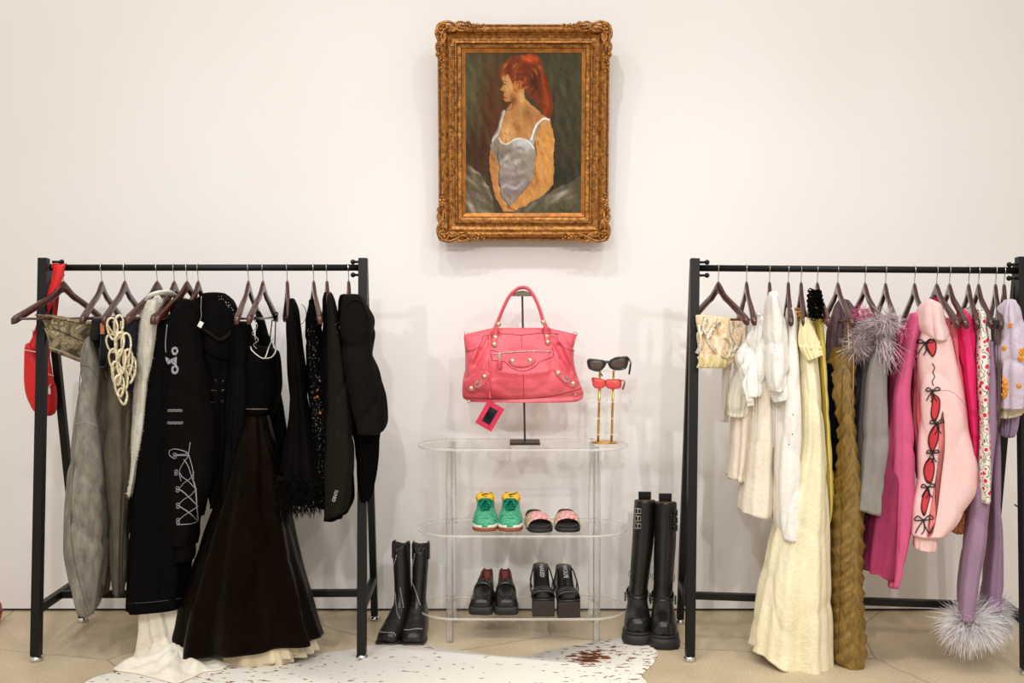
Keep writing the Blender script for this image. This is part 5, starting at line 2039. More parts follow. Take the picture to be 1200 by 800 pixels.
t, b = garment('velvet_dress', 'narrow black velvet dress just left of the corset gown', 'dress',
               [(378, 274, 292), (400, 270, 298), (440, 267, 300), (480, 264, 298), (520, 261, 294), (560, 262, 290), (600, 262, 290)], VELV, YL - .03, d=.13, folds=(.004, .012), wr=.006, seed=23, k=5)
part('gathered_strap', on_line(bvh(b), [(276, 380), (274, 400), (272, 440), (266, 500), (263, 522)], .004, n=6, off=0), JET, t)

# ball gown
t, b = garment('ball_gown', 'long black ball gown with white lace neckline and cream tulle petticoat', 'dress',
               [(404, 291, 300), (410, 288, 326), (425, 286, 329), (450, 286, 330), (472, 286, 326), (484, 287, 322)], JET, YL - .05, pname='bodice', d=[.09, .11, .11, .10], phi=0, folds=(.001, .003), wr=.003, seed=25, topcap=.004, e=.8)
bod = b
sk = more(t, 'skirt', [(478, 286, 313), (486, 284, 316), (510, 278, 322), (540, 268, 330), (580, 256, 338), (620, 242, 346), (660, 229, 356), (700, 217, 366), (732, 208, 373, -8), (753, 203, 379, -17)],
          BSATIN, YL - .10, d=[.05, .09, .12, .14, .15, .15], phi=0, folds=(.003, .030), wr=.004, wscale=6, seed=27, k=8, e=1.0, N=180)
tl = fabric('cream_tulle', (228, 214, 184), .8, .06, .1, alpha=.62)
pet = more(t, 'petticoat', [(715, 240, 350), (745, 238, 364, -18), (775, 244, 372, -32)], tl, YL - .10, d=[.07, .09, .11], phi=0, folds=(.002, .016), wr=.006, wscale=10, seed=28, k=23, e=1.0, N=240, step=2)
pet2 = more(t, 'petticoat', [(715, 245, 345), (745, 246, 354, -16), (771, 250, 360, -28)], fabric('cream_underlayer', (214, 198, 164), .85), YL - .10, d=[.08, .10, .115], phi=0, folds=(.004, .016), wr=.005, seed=29, k=17, N=200, step=3)
tr = bvh(bod)
part('waist_seam', MB().tube(catmull([hit(tr, x, 479, .003)[0] for x in (289, 297, 305, 313)], 4), .002, 6), mat('dusty_piping', (96, 84, 74), .6), t)
LACEW = mat('white_lace_trim', (226, 220, 208), .7, 0, .1, 300, .8, 500)
part('lace_trim', on_line(tr, [(292, 400), (294, 408), (300, 415), (309, 420), (313, 412), (317, 402), (320, 396)], .0035, n=6, off=.003, flat=.6), LACEW, t)
part('lace_trim', on_line(tr, [(311, 420), (318, 418), (323, 410), (322, 402)], .0032, n=6, off=.003, flat=.6), LACEW, t)
part('lacing', MB().tube(catmull([P(x, y, YL - .13) for x, y in ((295, 372), (302, 382), (295, 390), (303, 398), (297, 404), (305, 412), (299, 408))], 4), .0016, 6), CHROME, t)
for pts in ([(291, 378), (294, 392), (292, 402)], [(319, 374), (317, 392), (316, 402)], [(323, 374), (322.5, 390), (322, 404)]):
    part('shoulder_strap', MB().tube(catmull([P(x, y, YL - .14) for x, y in pts], 4), .0022, 6), JET, t)
part('strap_knot', MB().ball(P(322, 371, YL - .10), .008, 8).tube(catmull([P(320, 368, YL - .1), P(325, 366, YL - .1), P(324, 372, YL - .1), P(320, 376, YL - .1)], 4), .0025, 6), JET, t)

# back of the black dress behind the gown
t, b = garment('slip_dress', 'plain black slip dress mostly hidden behind the ball gown', 'dress',
               [(366, 300, 306), (380, 298, 312), (420, 300, 322), (480, 300, 332), (520, 300, 336), (570, 300, 334)], JET, YL + .10, d=.10, folds=(.002, .01), seed=31)

# feather hemmed dress
t, b = garment('feather_hem_dress', 'black sleeveless dress with a ruffled feather hem above the lower rail', 'dress',
               [(351, 337, 347), (358, 336, 350), (375, 335, 352), (400, 336, 355), (440, 339, 359), (480, 340, 362), (505, 338, 366), (535, 332, 371), (560, 329, 374), (580, 330, 374)], BLKF, YL - .06, d=[.09, .13, .13, .11, .10, .12, .14], folds=(.001, .016), wr=.004, seed=33, k=7)
rs = np.random.RandomState(6)
cc = P(352, 572, YL - .08)


def ring_root(cc, rx, ry, rz, rs, front=True):
    def f():
        a = rs.uniform(PI, 2 * PI) if front else rs.uniform(0, 2 * PI)
        return cc + V3(rx * math.cos(a), ry * math.sin(a), rs.uniform(-rz, rz))
    return f


fb_ = plumes(MB(), ring_root(cc, .066, .12, .065, rs), 1500, .05, lambda r: (r - cc) * V3(1, 1, .2) / .08 + V3(0, 0, -.5) + rs.normal(size=3) * .5, rs, .0035, 4)
part('feather_hem', fb_, mat('black_feather', (9, 8, 7), .8, 0, .3, spec=.1), t, kind='stuff')
part('feather_base', MB().ball(cc, .07, 16, (.95, 1.6, .95)), JET, t)
part('wire_loop', MB().tube([P(351 + 8 * math.sin(a), 368 - 12 * math.cos(a), YL + .02) for a in np.linspace(.3, 2.9, 16)], .0013, 6), BLK, t)

# sequinned dress
t, b = garment('sequin_dress', 'black sleeveless dress scattered with silver and copper sequins', 'dress',
               [(352, 364, 369), (366, 362, 371), (376, 361, 376), (400, 360, 378), (440, 361, 381), (480, 364, 384), (520, 367, 386), (560, 371, 388), (590, 374, 388)], JET, YL - .01, d=[.05, .10, .14, .12], folds=(.002, .008), wr=.004, seed=35)
tr = bvh(b)
pr = MB()
rs = np.random.RandomState(9)
for k in range(190):
    y = rs.uniform(380, 590)
    cx = np.interp(y, [380, 440, 500, 590], [366, 370, 374, 382])
    pr.ball(hit(tr, cx + rs.uniform(-8, 6), y, .001)[0], rs.uniform(.0009, .0021), 6)
part('sequins', pr, CHROME, t, kind='stuff')
pr = MB()
for x, y, r_ in ((372, 465, .006), (375, 484, .006), (372, 457, .004), (369, 466, .004)):
    pr.ball(hit(tr, x, y, .002)[0], r_, 8)
part('copper_sequin', pr, mat('copper_disc', (190, 100, 50), .3, .8, .1), t, kind='stuff')

# long blazer
t, b = garment('long_blazer', 'long dark olive blazer with cuff lettering, second jacket from the rack post', 'blazer',
               [(343, 379, 389), (352, 377, 393), (380, 377, 398), (430, 378, 402), (480, 378, 406), (540, 380, 412), (580, 380, 414), (602, 380, 407, -8)], BLKF, YL + .03, d=[.07, .16, .17, .17], folds=(.002, .008), wr=.004, seed=37, k=5)
sl = more(t, 'sleeve', [(345, 384, 391), (352, 382, 394), (370, 382, 398), (400, 383, 404), (440, 384, 411), (480, 384, 415), (520, 383, 417), (560, 381, 415), (585, 380, 411), (603, 381, 405, -10)], OLIVE, YL - .13, d=.06, folds=(.002, .004), wr=.005, seed=38, k=3)
tr = bvh(sl)
me = text_mesh('GINTI', .017, mat('silver_cuff_mark', (186, 180, 168), .4, .5), .001)
p0, n0 = hit(tr, 393, 581, .003)
o = part('cuff_lettering', None, None, t, data=me)
o.matrix_basis = Matrix.Translation(Vector(p0) - wloc(t)) @ Matrix.Rotation(math.radians(78), 4, 'Y') @ Matrix.Rotation(PI / 2, 4, 'X') @ Matrix.Scale(1, 4)
o.rotation_euler = (PI / 2, math.radians(-72), 0)
kn = MB().ball(hit(tr, 397, 384, .004)[0], .008, 8)
kn.tube(catmull([hit(tr, 392, 381, .004)[0], hit(tr, 397, 378, .008)[0], hit(tr, 403, 379, .004)[0], hit(tr, 404, 386, .004)[0], hit(tr, 395, 390, .004)[0]], 4), .003, 6)
part('shoulder_knot', kn, BLK, t)

# right jacket
t, b = garment('puff_jacket', 'dark brown jacket with puffed shoulders at the right end of the left rack', 'jacket',
               [(346, 398, 410), (353, 396, 416), (385, 396, 424), (430, 397, 430), (480, 404, 440), (520, 416, 444), (560, 418, 441), (580, 419, 435), (587, 421, 431)], BLKF, YL + .05, d=[.06, .14, .15, .13, .10], folds=(.002, .006), wr=.004, seed=40, k=4)
DB = fabric('dark_brown_wool', (17, 14, 11), .82, .3, .0, spec=.08)
sl = more(t, 'sleeve', [(346, 407, 420), (350, 406, 423), (360, 402, 429), (376, 400, 437), (388, 400, 438.5), (402, 402, 437), (412, 403, 437.5), (440, 407, 446), (465, 411, 453), (488, 413, 455), (500, 415, 455), (507, 417, 446)], DB, YL - .12, d=.08, folds=(.003, .006), wr=.008, wscale=9, seed=41, k=4)
more(t, 'lower_sleeve', [(496, 420, 446), (530, 419, 443), (565, 419, 440), (580, 420, 436), (586, 422, 431)], JET, YL - .07, d=.05, folds=(.002, .004), wr=.003, seed=42)
tr = bvh(sl)
part('armhole_seam', on_line(tr, [(408, 360), (412, 354), (420, 353), (426, 360), (430, 375)], .0018, n=5, off=0), JET, t)

# floor-length white dress
t, b = garment('white_gown', 'white floor-length dress trailing onto the floor under the black denim skirt', 'dress',
               [(600, 172, 206), (650, 168, 210), (700, 164, 214), (730, 164, 222), (755, 160, 236), (772, 150, 250), (780, 142, 256)], fabric('ivory_satin_jersey', (236, 228, 210), .55, .03, .1, soft=.8), YL - .06, d=[.07, .09, .10, .11], phi=0, folds=(.006, .022), wr=.008, seed=44, k=6, step=2.2, N=120)
pl = [Gd(a, b_) for a, b_ in ((133, 787), (150, 778), (168, 768), (190, 757), (215, 750), (240, 752), (262, 760), (275, 772), (262, 786), (240, 790), (225, 797), (205, 803), (180, 797), (160, 792))]
pp = catmull(pl, 6, True)
c = sum(pp) / len(pp)
rg = []
for k in np.linspace(1, .02, 26):
    r_ = []
    for p in pp:
        q = c + (p - c) * k
        an = math.atan2(q[1] - c[1], q[0] - c[0])
        h_ = .004 + .050 * (1 - k) ** .9 + .016 * math.sin(9 * an + 3 * k) * min(1, (1 - k) * 4) * k + .014 * float(wnoise(np.array([q]), 17, 3)[0]) * min(1, (1 - k) * 4) + .012 * float(wnoise(np.array([q]), 36, 5)[0]) * min(1, (1 - k) * 5) * .5
        r_.append((q[0], q[1], .008 + max(.003, h_)))
    rg.append(r_)
rg.insert(0, [(p[0], p[1], .008) for p in pp])
part('train', MB().loft(rg), fabric('ivory_satin_jersey', (236, 228, 210)), t)

# red crossbody bag
REDN = fabric('bright_red_nylon', (214, 20, 22), .55, .08, .1, soft=.5, spec=.5)
t = thing('crossbody_bag', 'bright red nylon crossbody bag hung by its strap at the left rack post', 'bag', P(46, 440, YL + .07))
b = part('pouch', cloth([(403, 30, 42), (409, 28.5, 46), (420, 28, 50), (440, 28, 60), (455, 29, 65.5), (468, 32, 66.5), (478, 37, 66), (485, 46, 64), (487, 52, 60)], YL + .075, d=.035, phi=0, folds=(0, 0), wr=.003, e=.75, step=1.5, seed=50), REDN, t)
zz_ = [P(71, 309, YL - .02), P(69.5, 306, YL), P(70, 311, YL - .02), P(66, 330, YL - .03), P(59, 350, YL - .03), P(52, 368, YL - .02), P(46, 382, YL + .0), P(42, 392, YL + .03)]
part('strap', MB().tube(catmull(zz_, 5), [.020] * 16 + [.017] * 100, 8, flat=.16, up=(0, -1, 0)) if False else MB().loft([[q + V3(a * w_, b_ * .003, c_ * w_ * .35) for a, b_, c_ in ((-1, -1, -1), (1, -1, 1), (1, 1, 1), (-1, 1, -1))] for q, w_ in zip(catmull(zz_[2:], 4), np.linspace(.0245, .011, 21))]), REDN, t)
part('strap', MB().loft([[q + V3(a * .0245, b_ * .003, 0) for a, b_ in ((-1, -1), (1, -1), (1, 1), (-1, 1))] for q in [V3(P(70, 312, YL)[0] - .004 * 0, YL + .0165 * math.cos(a_), RODL[0][2] + .0165 * math.sin(a_)) for a_ in np.linspace(PI + .2, -.4, 12)]]), REDN, t)
part('strap', MB().loft([[q + V3(a * .009, b_ * .002, 0) for a, b_ in ((-1, -1), (1, -1), (1, 1), (-1, 1))] for q in catmull([P(68, 330, YL + .02), P(64, 370, YL + .04), P(56, 412, YL + .06), P(58, 432, YL + .05), P(61, 452, YL + .045)], 4)]), REDN, t)
for q, q2 in (((38, 388), (40, 398)),):
    part('strap_end', MB().loft([[P(x, y, YL + .05) + V3(0, d_, 0) for x in (a, b_) for d_ in (-.003,)] + [P(x, y, YL + .05) + V3(0, .003, 0) for x in (b_, a)] for a, b_, y in ((38.5, 45, 387), (38.5, 45, 394), (33, 44, 405), (30, 44, 411))]), REDN, t)
for x0, y0, w_ in ((41.5, 388, .013), (36, 411, .022), (59.5, 439, .012)):
    c = P(x0, y0, YL + .035)
    part('metal_ring', MB().bar(c + V3(-w_, -.002, .004), c + V3(w_, -.002, -.004), .004, .004), mat('pale_pink_metal', (236, 190, 180), .35, .4), t, False)
part('zip_pull', MB().box(P(58, 458, YL + .03), (.008, .004, .024)).tube([P(60, 450, YL + .03), P(57, 454, YL + .03)], .003, 6), CHROME, t, False)

# ================================================================== right rack
def YG(px, dy=0):
    return YR(px) + dy


PEACH = patterned('peach_cream_lace', 24, [(.0, (214, 170, 112)), (.42, (236, 208, 164)), (.5, (246, 232, 208)), (.58, (226, 184, 128)), (.66, (240, 220, 186))], .85, 'LINEAR', 4)
t, b = garment('crop_top', 'peach and cream lace crop top with ruffled hem, leftmost on the right rack', 'top',
               [(372, 816, 866, 6), (380, 816, 870, 4), (395, 816, 868), (412, 816, 864), (424, 816, 852), (430, 817, 846)], PEACH, YG(842, -.04), phi=-7, d=.05, folds=(.006, .012), wr=.012, wscale=16, seed=60, k=9, step=1.6, N=110)
tr = bvh(b)
RUF = fabric('cream_ruffle', (240, 226, 200), .8, .05, .1)
for pts, nm in (([(843, 376), (834, 384), (830, 398), (836, 410), (846, 418), (854, 416), (856, 404), (850, 396)], 'ruffle'), ([(820, 380), (822, 400), (819, 414)], 'ruffle'), ([(856, 376), (858, 392), (863, 404), (856, 412)], 'ruffle'), ([(828, 372), (825, 386), (832, 396)], 'ruffle')):
    base = catmull([hit(tr, x, y, .006)[0] for x, y in pts], 10)
    m = MB()
    rings = []
    for i, q in enumerate(base):
        s = math.sin(i * 1.1) * .006
        u = math.sin(i * .55)
        rings.append([q + V3(-.009, -.001 + s, .002), q + V3(0, -.006 - s, 0), q + V3(.009 + u * .003, -.001 + s * 1.4, -.004), q + V3(.001, .004, 0)])
    m.loft(rings)
    part(nm, m, RUF, t)
rz_ = MB()
for k in range(60):
    x = 817 + 36 * k / 60
    q = hit(tr, min(x, 850), 424, .004)[0]
    rz_.tube(catmull([q + V3(0, 0, .02), q + V3(.004, -.008, 0), q + V3(-.004 + .003 * math.sin(k), -.003, -.022)], 3), .0035, 5, flat=.4)
part('fringe_hem', rz_, fabric('straw_yellow_fringe', (230, 212, 160), .85), t, kind='stuff')

SHEER = fabric('sheer_ivory_voile', (236, 230, 212), .8, .04, .1, alpha=.78)
CRINK = fabric('crinkled_white_cotton', (240, 237, 230), .85, .03, .1, soft=1.0)
yy = YG(875)
t, b = garment('puff_blouse', 'white crinkled cotton blouse with puffed sleeve and ribbon ties', 'blouse',
               [(368, 883, 893), (374, 878, 898), (385, 874, 899), (400, 869, 900), (425, 865, 898), (442, 865, 896), (458, 871, 892), (464, 874, 888)], CRINK, yy - .10, pname='sleeve', d=.06, folds=(.004, .008), wr=.010, wscale=18, seed=61, k=7, step=1.8)
more(t, 'body', [(372, 876, 896), (400, 874, 900), (450, 872, 902), (500, 872, 902), (520, 874, 900)], SHEER, yy + .04, d=.12, seed=62)
more(t, 'lower_sleeve', [(430, 862, 884), (450, 855, 884), (470, 853, 882), (484, 853, 878, -3), (488, 860, 872)], SHEER, yy - .03, d=.05, folds=(.002, .006), wr=.006, seed=63, step=2)
more(t, 'tie_bow', [(456, 875, 884), (465, 874, 882), (476, 877, 882)], CRINK, yy - .15, d=.012, phi=0, folds=(.001, .003), wr=.003, step=1.5)
for x in (883, 886, 889):
    part('ribbon', MB().tube(catmull([P(x, 460, yy - .14), P(x + .5, 480, yy - .14), P(x - .5, 500, yy - .14), P(x + 1, 516, yy - .14)], 4), .0022, 6, flat=.4), CRINK, t)
t, b = garment('sheer_scarf', 'sheer ivory ribbon scarf dangling below the peach lace top', 'scarf',
               [(424, 846, 858), (450, 847, 854), (475, 847, 854), (494, 848, 852)], SHEER, YG(850, .02), d=.02, phi=0, seed=64)
t, b = garment('ivory_top', 'pale ivory short dress half hidden behind the white mini dress', 'dress',
               [(380, 862, 876), (420, 860, 882), (460, 860, 884), (500, 858, 884), (530, 856, 882), (560, 853, 878, 6)], IVORY, YG(875, .06), d=.12, folds=(.002, .010), seed=65, k=5)
t, b = garment('mini_dress', 'ivory A-line mini dress with short hem between the blouse and the linen shirt', 'dress',
               [(372, 893, 903), (400, 890, 908), (440, 884, 908), (480, 878, 909), (520, 873, 909), (560, 868, 909), (590, 865, 908), (599, 865, 906, 10)], IVORY, YG(895, .0), d=[.08, .12, .14, .15], folds=(.001, .008), wr=.003, seed=66, k=4)

yy = YG(902)
t, b = garment('rolled_cuff_shirt', 'white cotton shirt with a wide rolled cuff and small beads', 'shirt',
               [(345, 900, 906), (352, 899, 908), (370, 898, 914), (420, 898, 918), (470, 899, 920), (520, 900, 918)], WHITEC, yy + .03, d=.14, seed=67)
sl = more(t, 'sleeve', [(343, 903, 909), (350, 900, 911), (360, 898, 915), (378, 897, 921), (400, 896.5, 923), (430, 897, 923), (448, 900, 921), (458, 903, 918)], WHITEC, yy - .14, d=.07, folds=(.002, .004), wr=.005, seed=68, k=3, step=2)
more(t, 'rolled_cuff', [(450, 900, 924), (456, 901, 926), (463, 903, 927, -5), (468, 905, 925, -6)], WHITEC, yy - .12, d=.05, folds=(.001, .002), wr=.002, phi=0, step=1.2)
tr = bvh(sl)
bd = MB()
for k in range(24):
    bd.ball(hit(tr, 910 + RS.uniform(-2.5, 2.5), 412 + RS.uniform(-12, 12), .001)[0], .0010, 5)
part('beads', bd, mat('tiny_brown_bead', (150, 110, 80), .4), t, kind='stuff')
part('neck_frill', cloth([(343, 904, 911), (347, 905, 912), (352, 904, 909)], yy - .15, d=.012, phi=0, folds=(.001, .003), step=1), WHITEC, t)

yy = YG(924)
t, b = garment('linen_shirt', 'long white linen shirt dress with three tiny dark buttons', 'shirt',
               [(361, 922, 930), (368, 920, 933), (390, 918, 936), (430, 916, 939), (470, 914, 940), (510, 909, 941), (560, 905, 941), (600, 905, 941), (627, 908, 941, 6)], WHITEC, yy - .06, d=[.06, .12, .13, .14], folds=(.001, .008), wr=.004, seed=69, k=4)
tr = bvh(b)
for x, y in ((929.5, 485.5), (928.7, 508.5), (924.7, 520.5)):
    part('button', MB().ball(hit(tr, x, y, .001)[0], .0022, 8), BLK, t)

yy = YG(939)
t, b = garment('yellow_maxi_dress', 'pale yellow maxi dress reaching the floor, with a ruffled cap sleeve', 'dress',
               [(372, 938, 948), (380, 936, 953), (400, 935, 956), (430, 936, 958), (470, 938, 962), (510, 936, 966), (550, 927, 968), (600, 912, 970), (650, 900, 971), (700, 892, 972), (742, 886, 973), (780, 882, 974, 44)], LEMON, yy - .07, d=[.06, .10, .11, .12, .14, .15], folds=(.001, .020), wr=.004, seed=70, k=5, N=120)
more(t, 'cap_sleeve', [(373, 940, 948), (380, 937, 953), (392, 935.5, 958), (404, 936, 962), (409, 938, 963)], fabric('cream_yellow_voile', (246, 232, 184), .75, .04, .1), yy - .15, d=.035, folds=(.002, .006), wr=.005, seed=71, k=5, step=1.4)
more(t, 'tier_frill', [(405, 936, 964), (412, 938, 964), (419, 946, 963, -8)], fabric('cream_yellow_voile', (246, 232, 184)), yy - .15, d=.035, folds=(.003, .006), wr=.004, seed=72, k=9, step=1.2)
t, b = garment('yellow_knit', 'bright yellow knit garment showing as a strip beside the gold dress', 'top',
               [(358, 947, 957), (366, 950, 962), (400, 954, 967), (440, 958, 970), (490, 960, 974), (540, 962, 977), (580, 963, 979), (604, 964, 976), (612, 965, 972)], fabric('yellow_seersucker', (240, 218, 116), .8, .06, .1, bmp=.6), YG(948, .0), d=.12, folds=(.002, .006), wr=.004, seed=73, k=4)
t, b = garment('mustard_top', 'mustard printed top glimpsed above the pale yellow dress', 'top',
               [(362, 930, 937), (368, 928, 940), (380, 930, 944), (400, 932, 944), (440, 934, 944)], patterned('mustard_print', 40, [(.0, (120, 70, 30)), (.48, (212, 160, 70)), (.6, (236, 190, 110))], .8), YG(930, .05), d=.10, seed=74)

yy = YG(958)
t, b = garment('ruffle_neck_top', 'black top with a fluffy ruffled collar, deep between yellow and gold', 'top',
               [(425, 964, 974), (440, 965, 980), (480, 967, 982), (520, 968, 982), (545, 969, 980)], JET, yy + .02, d=.12, seed=75)
rs = np.random.RandomState(12)
cc = P(956, 357, yy - .13)
rf = MB()
for k in range(130):
    a, z = rs.uniform(0, 2 * PI), rs.uniform(-1, 1)
    c = cc + V3(.020 * math.cos(a) * math.sqrt(1 - z * z * .6) + .006 * z * -1, .025 * math.sin(a), .050 * z)
    q = rs.normal(size=3)
    q /= np.linalg.norm(q)
    s_ = np.cross(q, rs.normal(size=3))
    s_ /= np.linalg.norm(s_)
    rf.tube([c + .010 * (math.cos(x) * q + math.sin(x) * s_) for x in np.linspace(0, 5, 7)], .0035, 5, flat=.5)
part('ruffle_collar', rf, VELV, t, kind='stuff')

# gold ruched dress
yy = YG(982)
GOLDF = fabric('old_gold_jersey', (134, 104, 46), .5, .25, .2, scale=60, bmp=.7, spec=.5)
t, b = garment('ruched_gold_dress', 'long old-gold ruched dress hung by thin straps', 'dress',
               [(408, 980, 1002), (414, 975, 1003), (430, 970, 1002), (450, 969, 1000), (480, 972, 1000), (520, 974, 1003), (560, 973, 1008), (610, 971, 1011), (660, 969, 1011), (700, 969, 1012), (735, 968, 1014), (760, 968, 1014), (770, 971, 1011), (774, 976, 1006)], GOLDF, yy - .05, d=[.06, .10, .11, .12, .12], phi=0, folds=(.001, .003), wr=.004, seed=76, ruche=(.011, 50), N=130, step=1.8, e=.9)
tr = bvh(b)
part('centre_seam', on_line(tr, [(988, 432), (986, 480), (985, 540), (986, 600), (985, 660), (984, 720), (982, 765)], .0028, n=6, off=.0, k=8), fabric('dark_gold_thread', (110, 80, 30), .7), t)
for pts in ([(995, 368), (991, 388), (986, 412)], [(997, 368), (999, 390), (1000, 414)], [(994, 369), (994, 390), (995, 410)]):
    part('shoulder_strap', MB().tube(catmull([P(x, y, yy - .17) for x, y in pts], 4), .0018, 6), mat('cream_cord', (216, 190, 150), .7) if pts[1][0] == 994 else GOLDF, t)
part('hanging_ribbon', MB().tube([P(1000.5, 412, yy - .13), P(999.5, 480, yy - .13), P(998.5, 510, yy - .13)], .0022, 6, flat=.5), mat('pale_gold_ribbon', (196, 176, 128), .5), t)
MAUVT = fabric('mauve_tulle', (112, 88, 96), .85, .3, .1, soft=1.0, alpha=.92)
t, b = garment('tulle_bolero', 'crumpled mauve-brown tulle bolero behind the gold straps', 'top',
               [(352, 983, 994), (362, 977, 1000), (380, 973, 1004), (400, 972, 1004), (420, 972, 1002), (450, 974, 1000)], MAUVT, yy + .05, d=.10, folds=(.006, .012), wr=.014, wscale=14, seed=77, k=11)

# grey feather dress
yy = YG(1038)
GRYS = fabric('grey_satin_crepe', (146, 139, 135), .55, .1, .1)
t, b = garment('grey_feather_dress', 'grey dress with fluffy mauve ostrich feathers at the shoulder', 'dress',
               [(385, 1006, 1040), (410, 1003, 1038), (450, 1002, 1034), (500, 1002, 1032), (550, 1002, 1030), (590, 1003, 1024)], fabric('dark_grey_satin', (88, 82, 80), .55), yy + .0, d=.13, folds=(.003, .014), wr=.007, seed=78, k=5)
more(t, 'sleeve', [(368, 1038, 1050), (380, 1034, 1050), (400, 1026, 1046), (430, 1017, 1041), (460, 1013, 1040), (490, 1011, 1042), (515, 1010, 1043.5), (545, 1008, 1040), (575, 1006, 1036), (600, 1004, 1033, 8)], GRYS, yy - .11, d=.05, folds=(.001, .006), wr=.004, seed=79, k=3)
rs = np.random.RandomState(21)
FEAG = mat('mauve_grey_feather', (200, 184, 188), .7, 0, .25, 40, 0)


def blob_root(cc, r, sq, rs):
    def f():
        v_ = rs.normal(size=3)
        v_ /= np.linalg.norm(v_)
        v_[1] = -abs(v_[1])
        return cc + v_ * r * np.array(sq) * rs.uniform(.4, 1)
    return f


for cx, cy, r_, n_, dy in ((1022, 388, .052, 900, -.08), (1006, 404, .040, 450, -.08), (1038, 376, .030, 420, -.19)):
    cc = P(cx, cy, yy + dy)
    part('feathers', plumes(MB(), blob_root(cc, r_, (1, 1, .8), rs), n_, .062, lambda r: (r - cc) * 14 + rs.normal(size=3) * .45 + V3(0, 0, -.1), rs, .0022, 6), FEAG, t, kind='stuff')
cc = P(1036, 402, yy - .17)
part('feathers', plumes(MB(), blob_root(cc, .03, (1.2, .6, 1.2), rs), 90, .10, lambda r: V3(.2, -.4, -1) + rs.normal(size=3) * .3, rs, .0026, 7), FEAG, t, kind='stuff')

# pink feather dress
yy = YG(1066)
ROSE = fabric('rose_pink_crepe', (214, 92, 134), .65, .08, .12)
MAG = fabric('deep_magenta_crepe', (150, 48, 84), .7, .15, .1)
t, b = garment('pink_feather_dress', 'rose pink long-sleeved dress with pink feathers at the shoulder', 'dress',
               [(385, 1040, 1068), (420, 1036, 1066), (470, 1032, 1062), (520, 1028, 1060), (580, 1018, 1057), (630, 1008, 1056), (658, 1004, 1054), (668, 1004, 1052, 24)], MAG, yy + .02, d=[.10, .14, .16, .19], folds=(.002, .014), wr=.005, seed=80, k=5)
more(t, 'sleeve', [(368, 1066, 1078), (380, 1063, 1080), (400, 1058, 1074), (430, 1052, 1070), (470, 1046, 1068), (510, 1045, 1071), (540, 1046, 1072), (590, 1045, 1070), (630, 1044, 1066), (665, 1041, 1060), (686, 1040, 1053)], ROSE, yy - .11, d=.05, folds=(.001, .005), wr=.004, seed=81, k=3)
FEAP = mat('hot_pink_feather', (232, 110, 150), .7, 0, .2, 40, 0)
for cx, cy, r_, n_ in ((1064, 388, .034, 420), (1060, 412, .030, 300)):
    cc = P(cx, cy, yy - .10)
    part('feathers', plumes(MB(), blob_root(cc, r_, (1, 1, 1.1), rs), n_, .055, lambda r: (r - cc) * 14 + rs.normal(size=3) * .45 + V3(0, 0, -.5), rs, .0024, 6), FEAP, t, kind='stuff')
cc = P(1010, 368, yy - .0)
part('feathers', plumes(MB(), blob_root(cc, .03, (1.6, 1, .7), rs), 260, .04, lambda r: (r - cc) * 14 + rs.normal(size=3) * .45, rs, .0022, 5), FEAP, t, kind='stuff')

# pale pink hoodie
yy = YG(1084)
FLEECE = fabric('pale_pink_fleece', (246, 208, 204), .92, .03, .15, soft=.5)
t, b = garment('lace_up_hoodie', 'pale pink hoodie with red cut-outs tied by black bows down the sleeve', 'hoodie',
               [(372, 1082, 1112), (400, 1078, 1116), (440, 1078, 1120), (500, 1082, 1126), (540, 1086, 1126)], FLEECE, yy + .03, d=.14, seed=82)
more(t, 'hood', [(352, 1082, 1094), (357, 1077, 1100), (366, 1074, 1104), (378, 1074, 1107), (390, 1078, 1110), (398, 1084, 1108)], FLEECE, yy - .11, d=.10, folds=(.002, .004), wr=.008, wscale=12, seed=83, k=3, step=2)
sl = more(t, 'sleeve', [(384, 1084, 1104), (392, 1078, 1112), (410, 1076, 1117), (440, 1077, 1125), (470, 1077, 1131), (500, 1076, 1137), (530, 1075, 1143), (552, 1074, 1147.5), (568, 1073, 1147), (590, 1071, 1136), (612, 1070, 1121), (626, 1069, 1108)],
          FLEECE, yy - .13, d=.06, folds=(.002, .004), wr=.006, wscale=7, seed=84, k=3, phi=-12, N=110, step=2)
more(t, 'cuff', [(624, 1069, 1108), (630, 1070, 1099), (640, 1070, 1098), (644, 1072, 1095, 3)], FLEECE, yy - .13, d=.045, folds=(.001, .003), wr=.002, phi=-12, step=1.5)
tr = bvh(sl)
REDM = fabric('coral_red_mesh', (214, 62, 72), .6, .08, .1)
CORD = mat('black_cord', (16, 14, 15), .6, 0, .1)


def cbh(x, y):
    return (1040 + x / 2.857, 380 + y / 2.857)


STRIPE = [(1101, 500), (1105, 482), (1107, 520), (1103, 560), (1098, 600), (1092, 626), (1086, 626), (1091, 592), (1097, 556), (1100, 528)]


def pad(pts, m, name, par, tree, off=.001):
    pp = catmull([V3(a, b_, 0) for a, b_ in pts], 6, True)
    c = sum(pp) / len(pp)
    rg = []
    for s_ in (1, .7, .35, .03):
        rg.append([hit(tree, *(c + (p - c) * s_)[:2], off + (.002 if s_ < 1 else 0))[0] for p in pp])
    part(name, MB().loft(rg), m, par)
    on = MB()
    on_line(tree, [tuple(p[:2]) for p in pp[::3]], .0016, on, 5, off + .001, 3, closed=True)
    part('cord_edge', on, CORD, par)


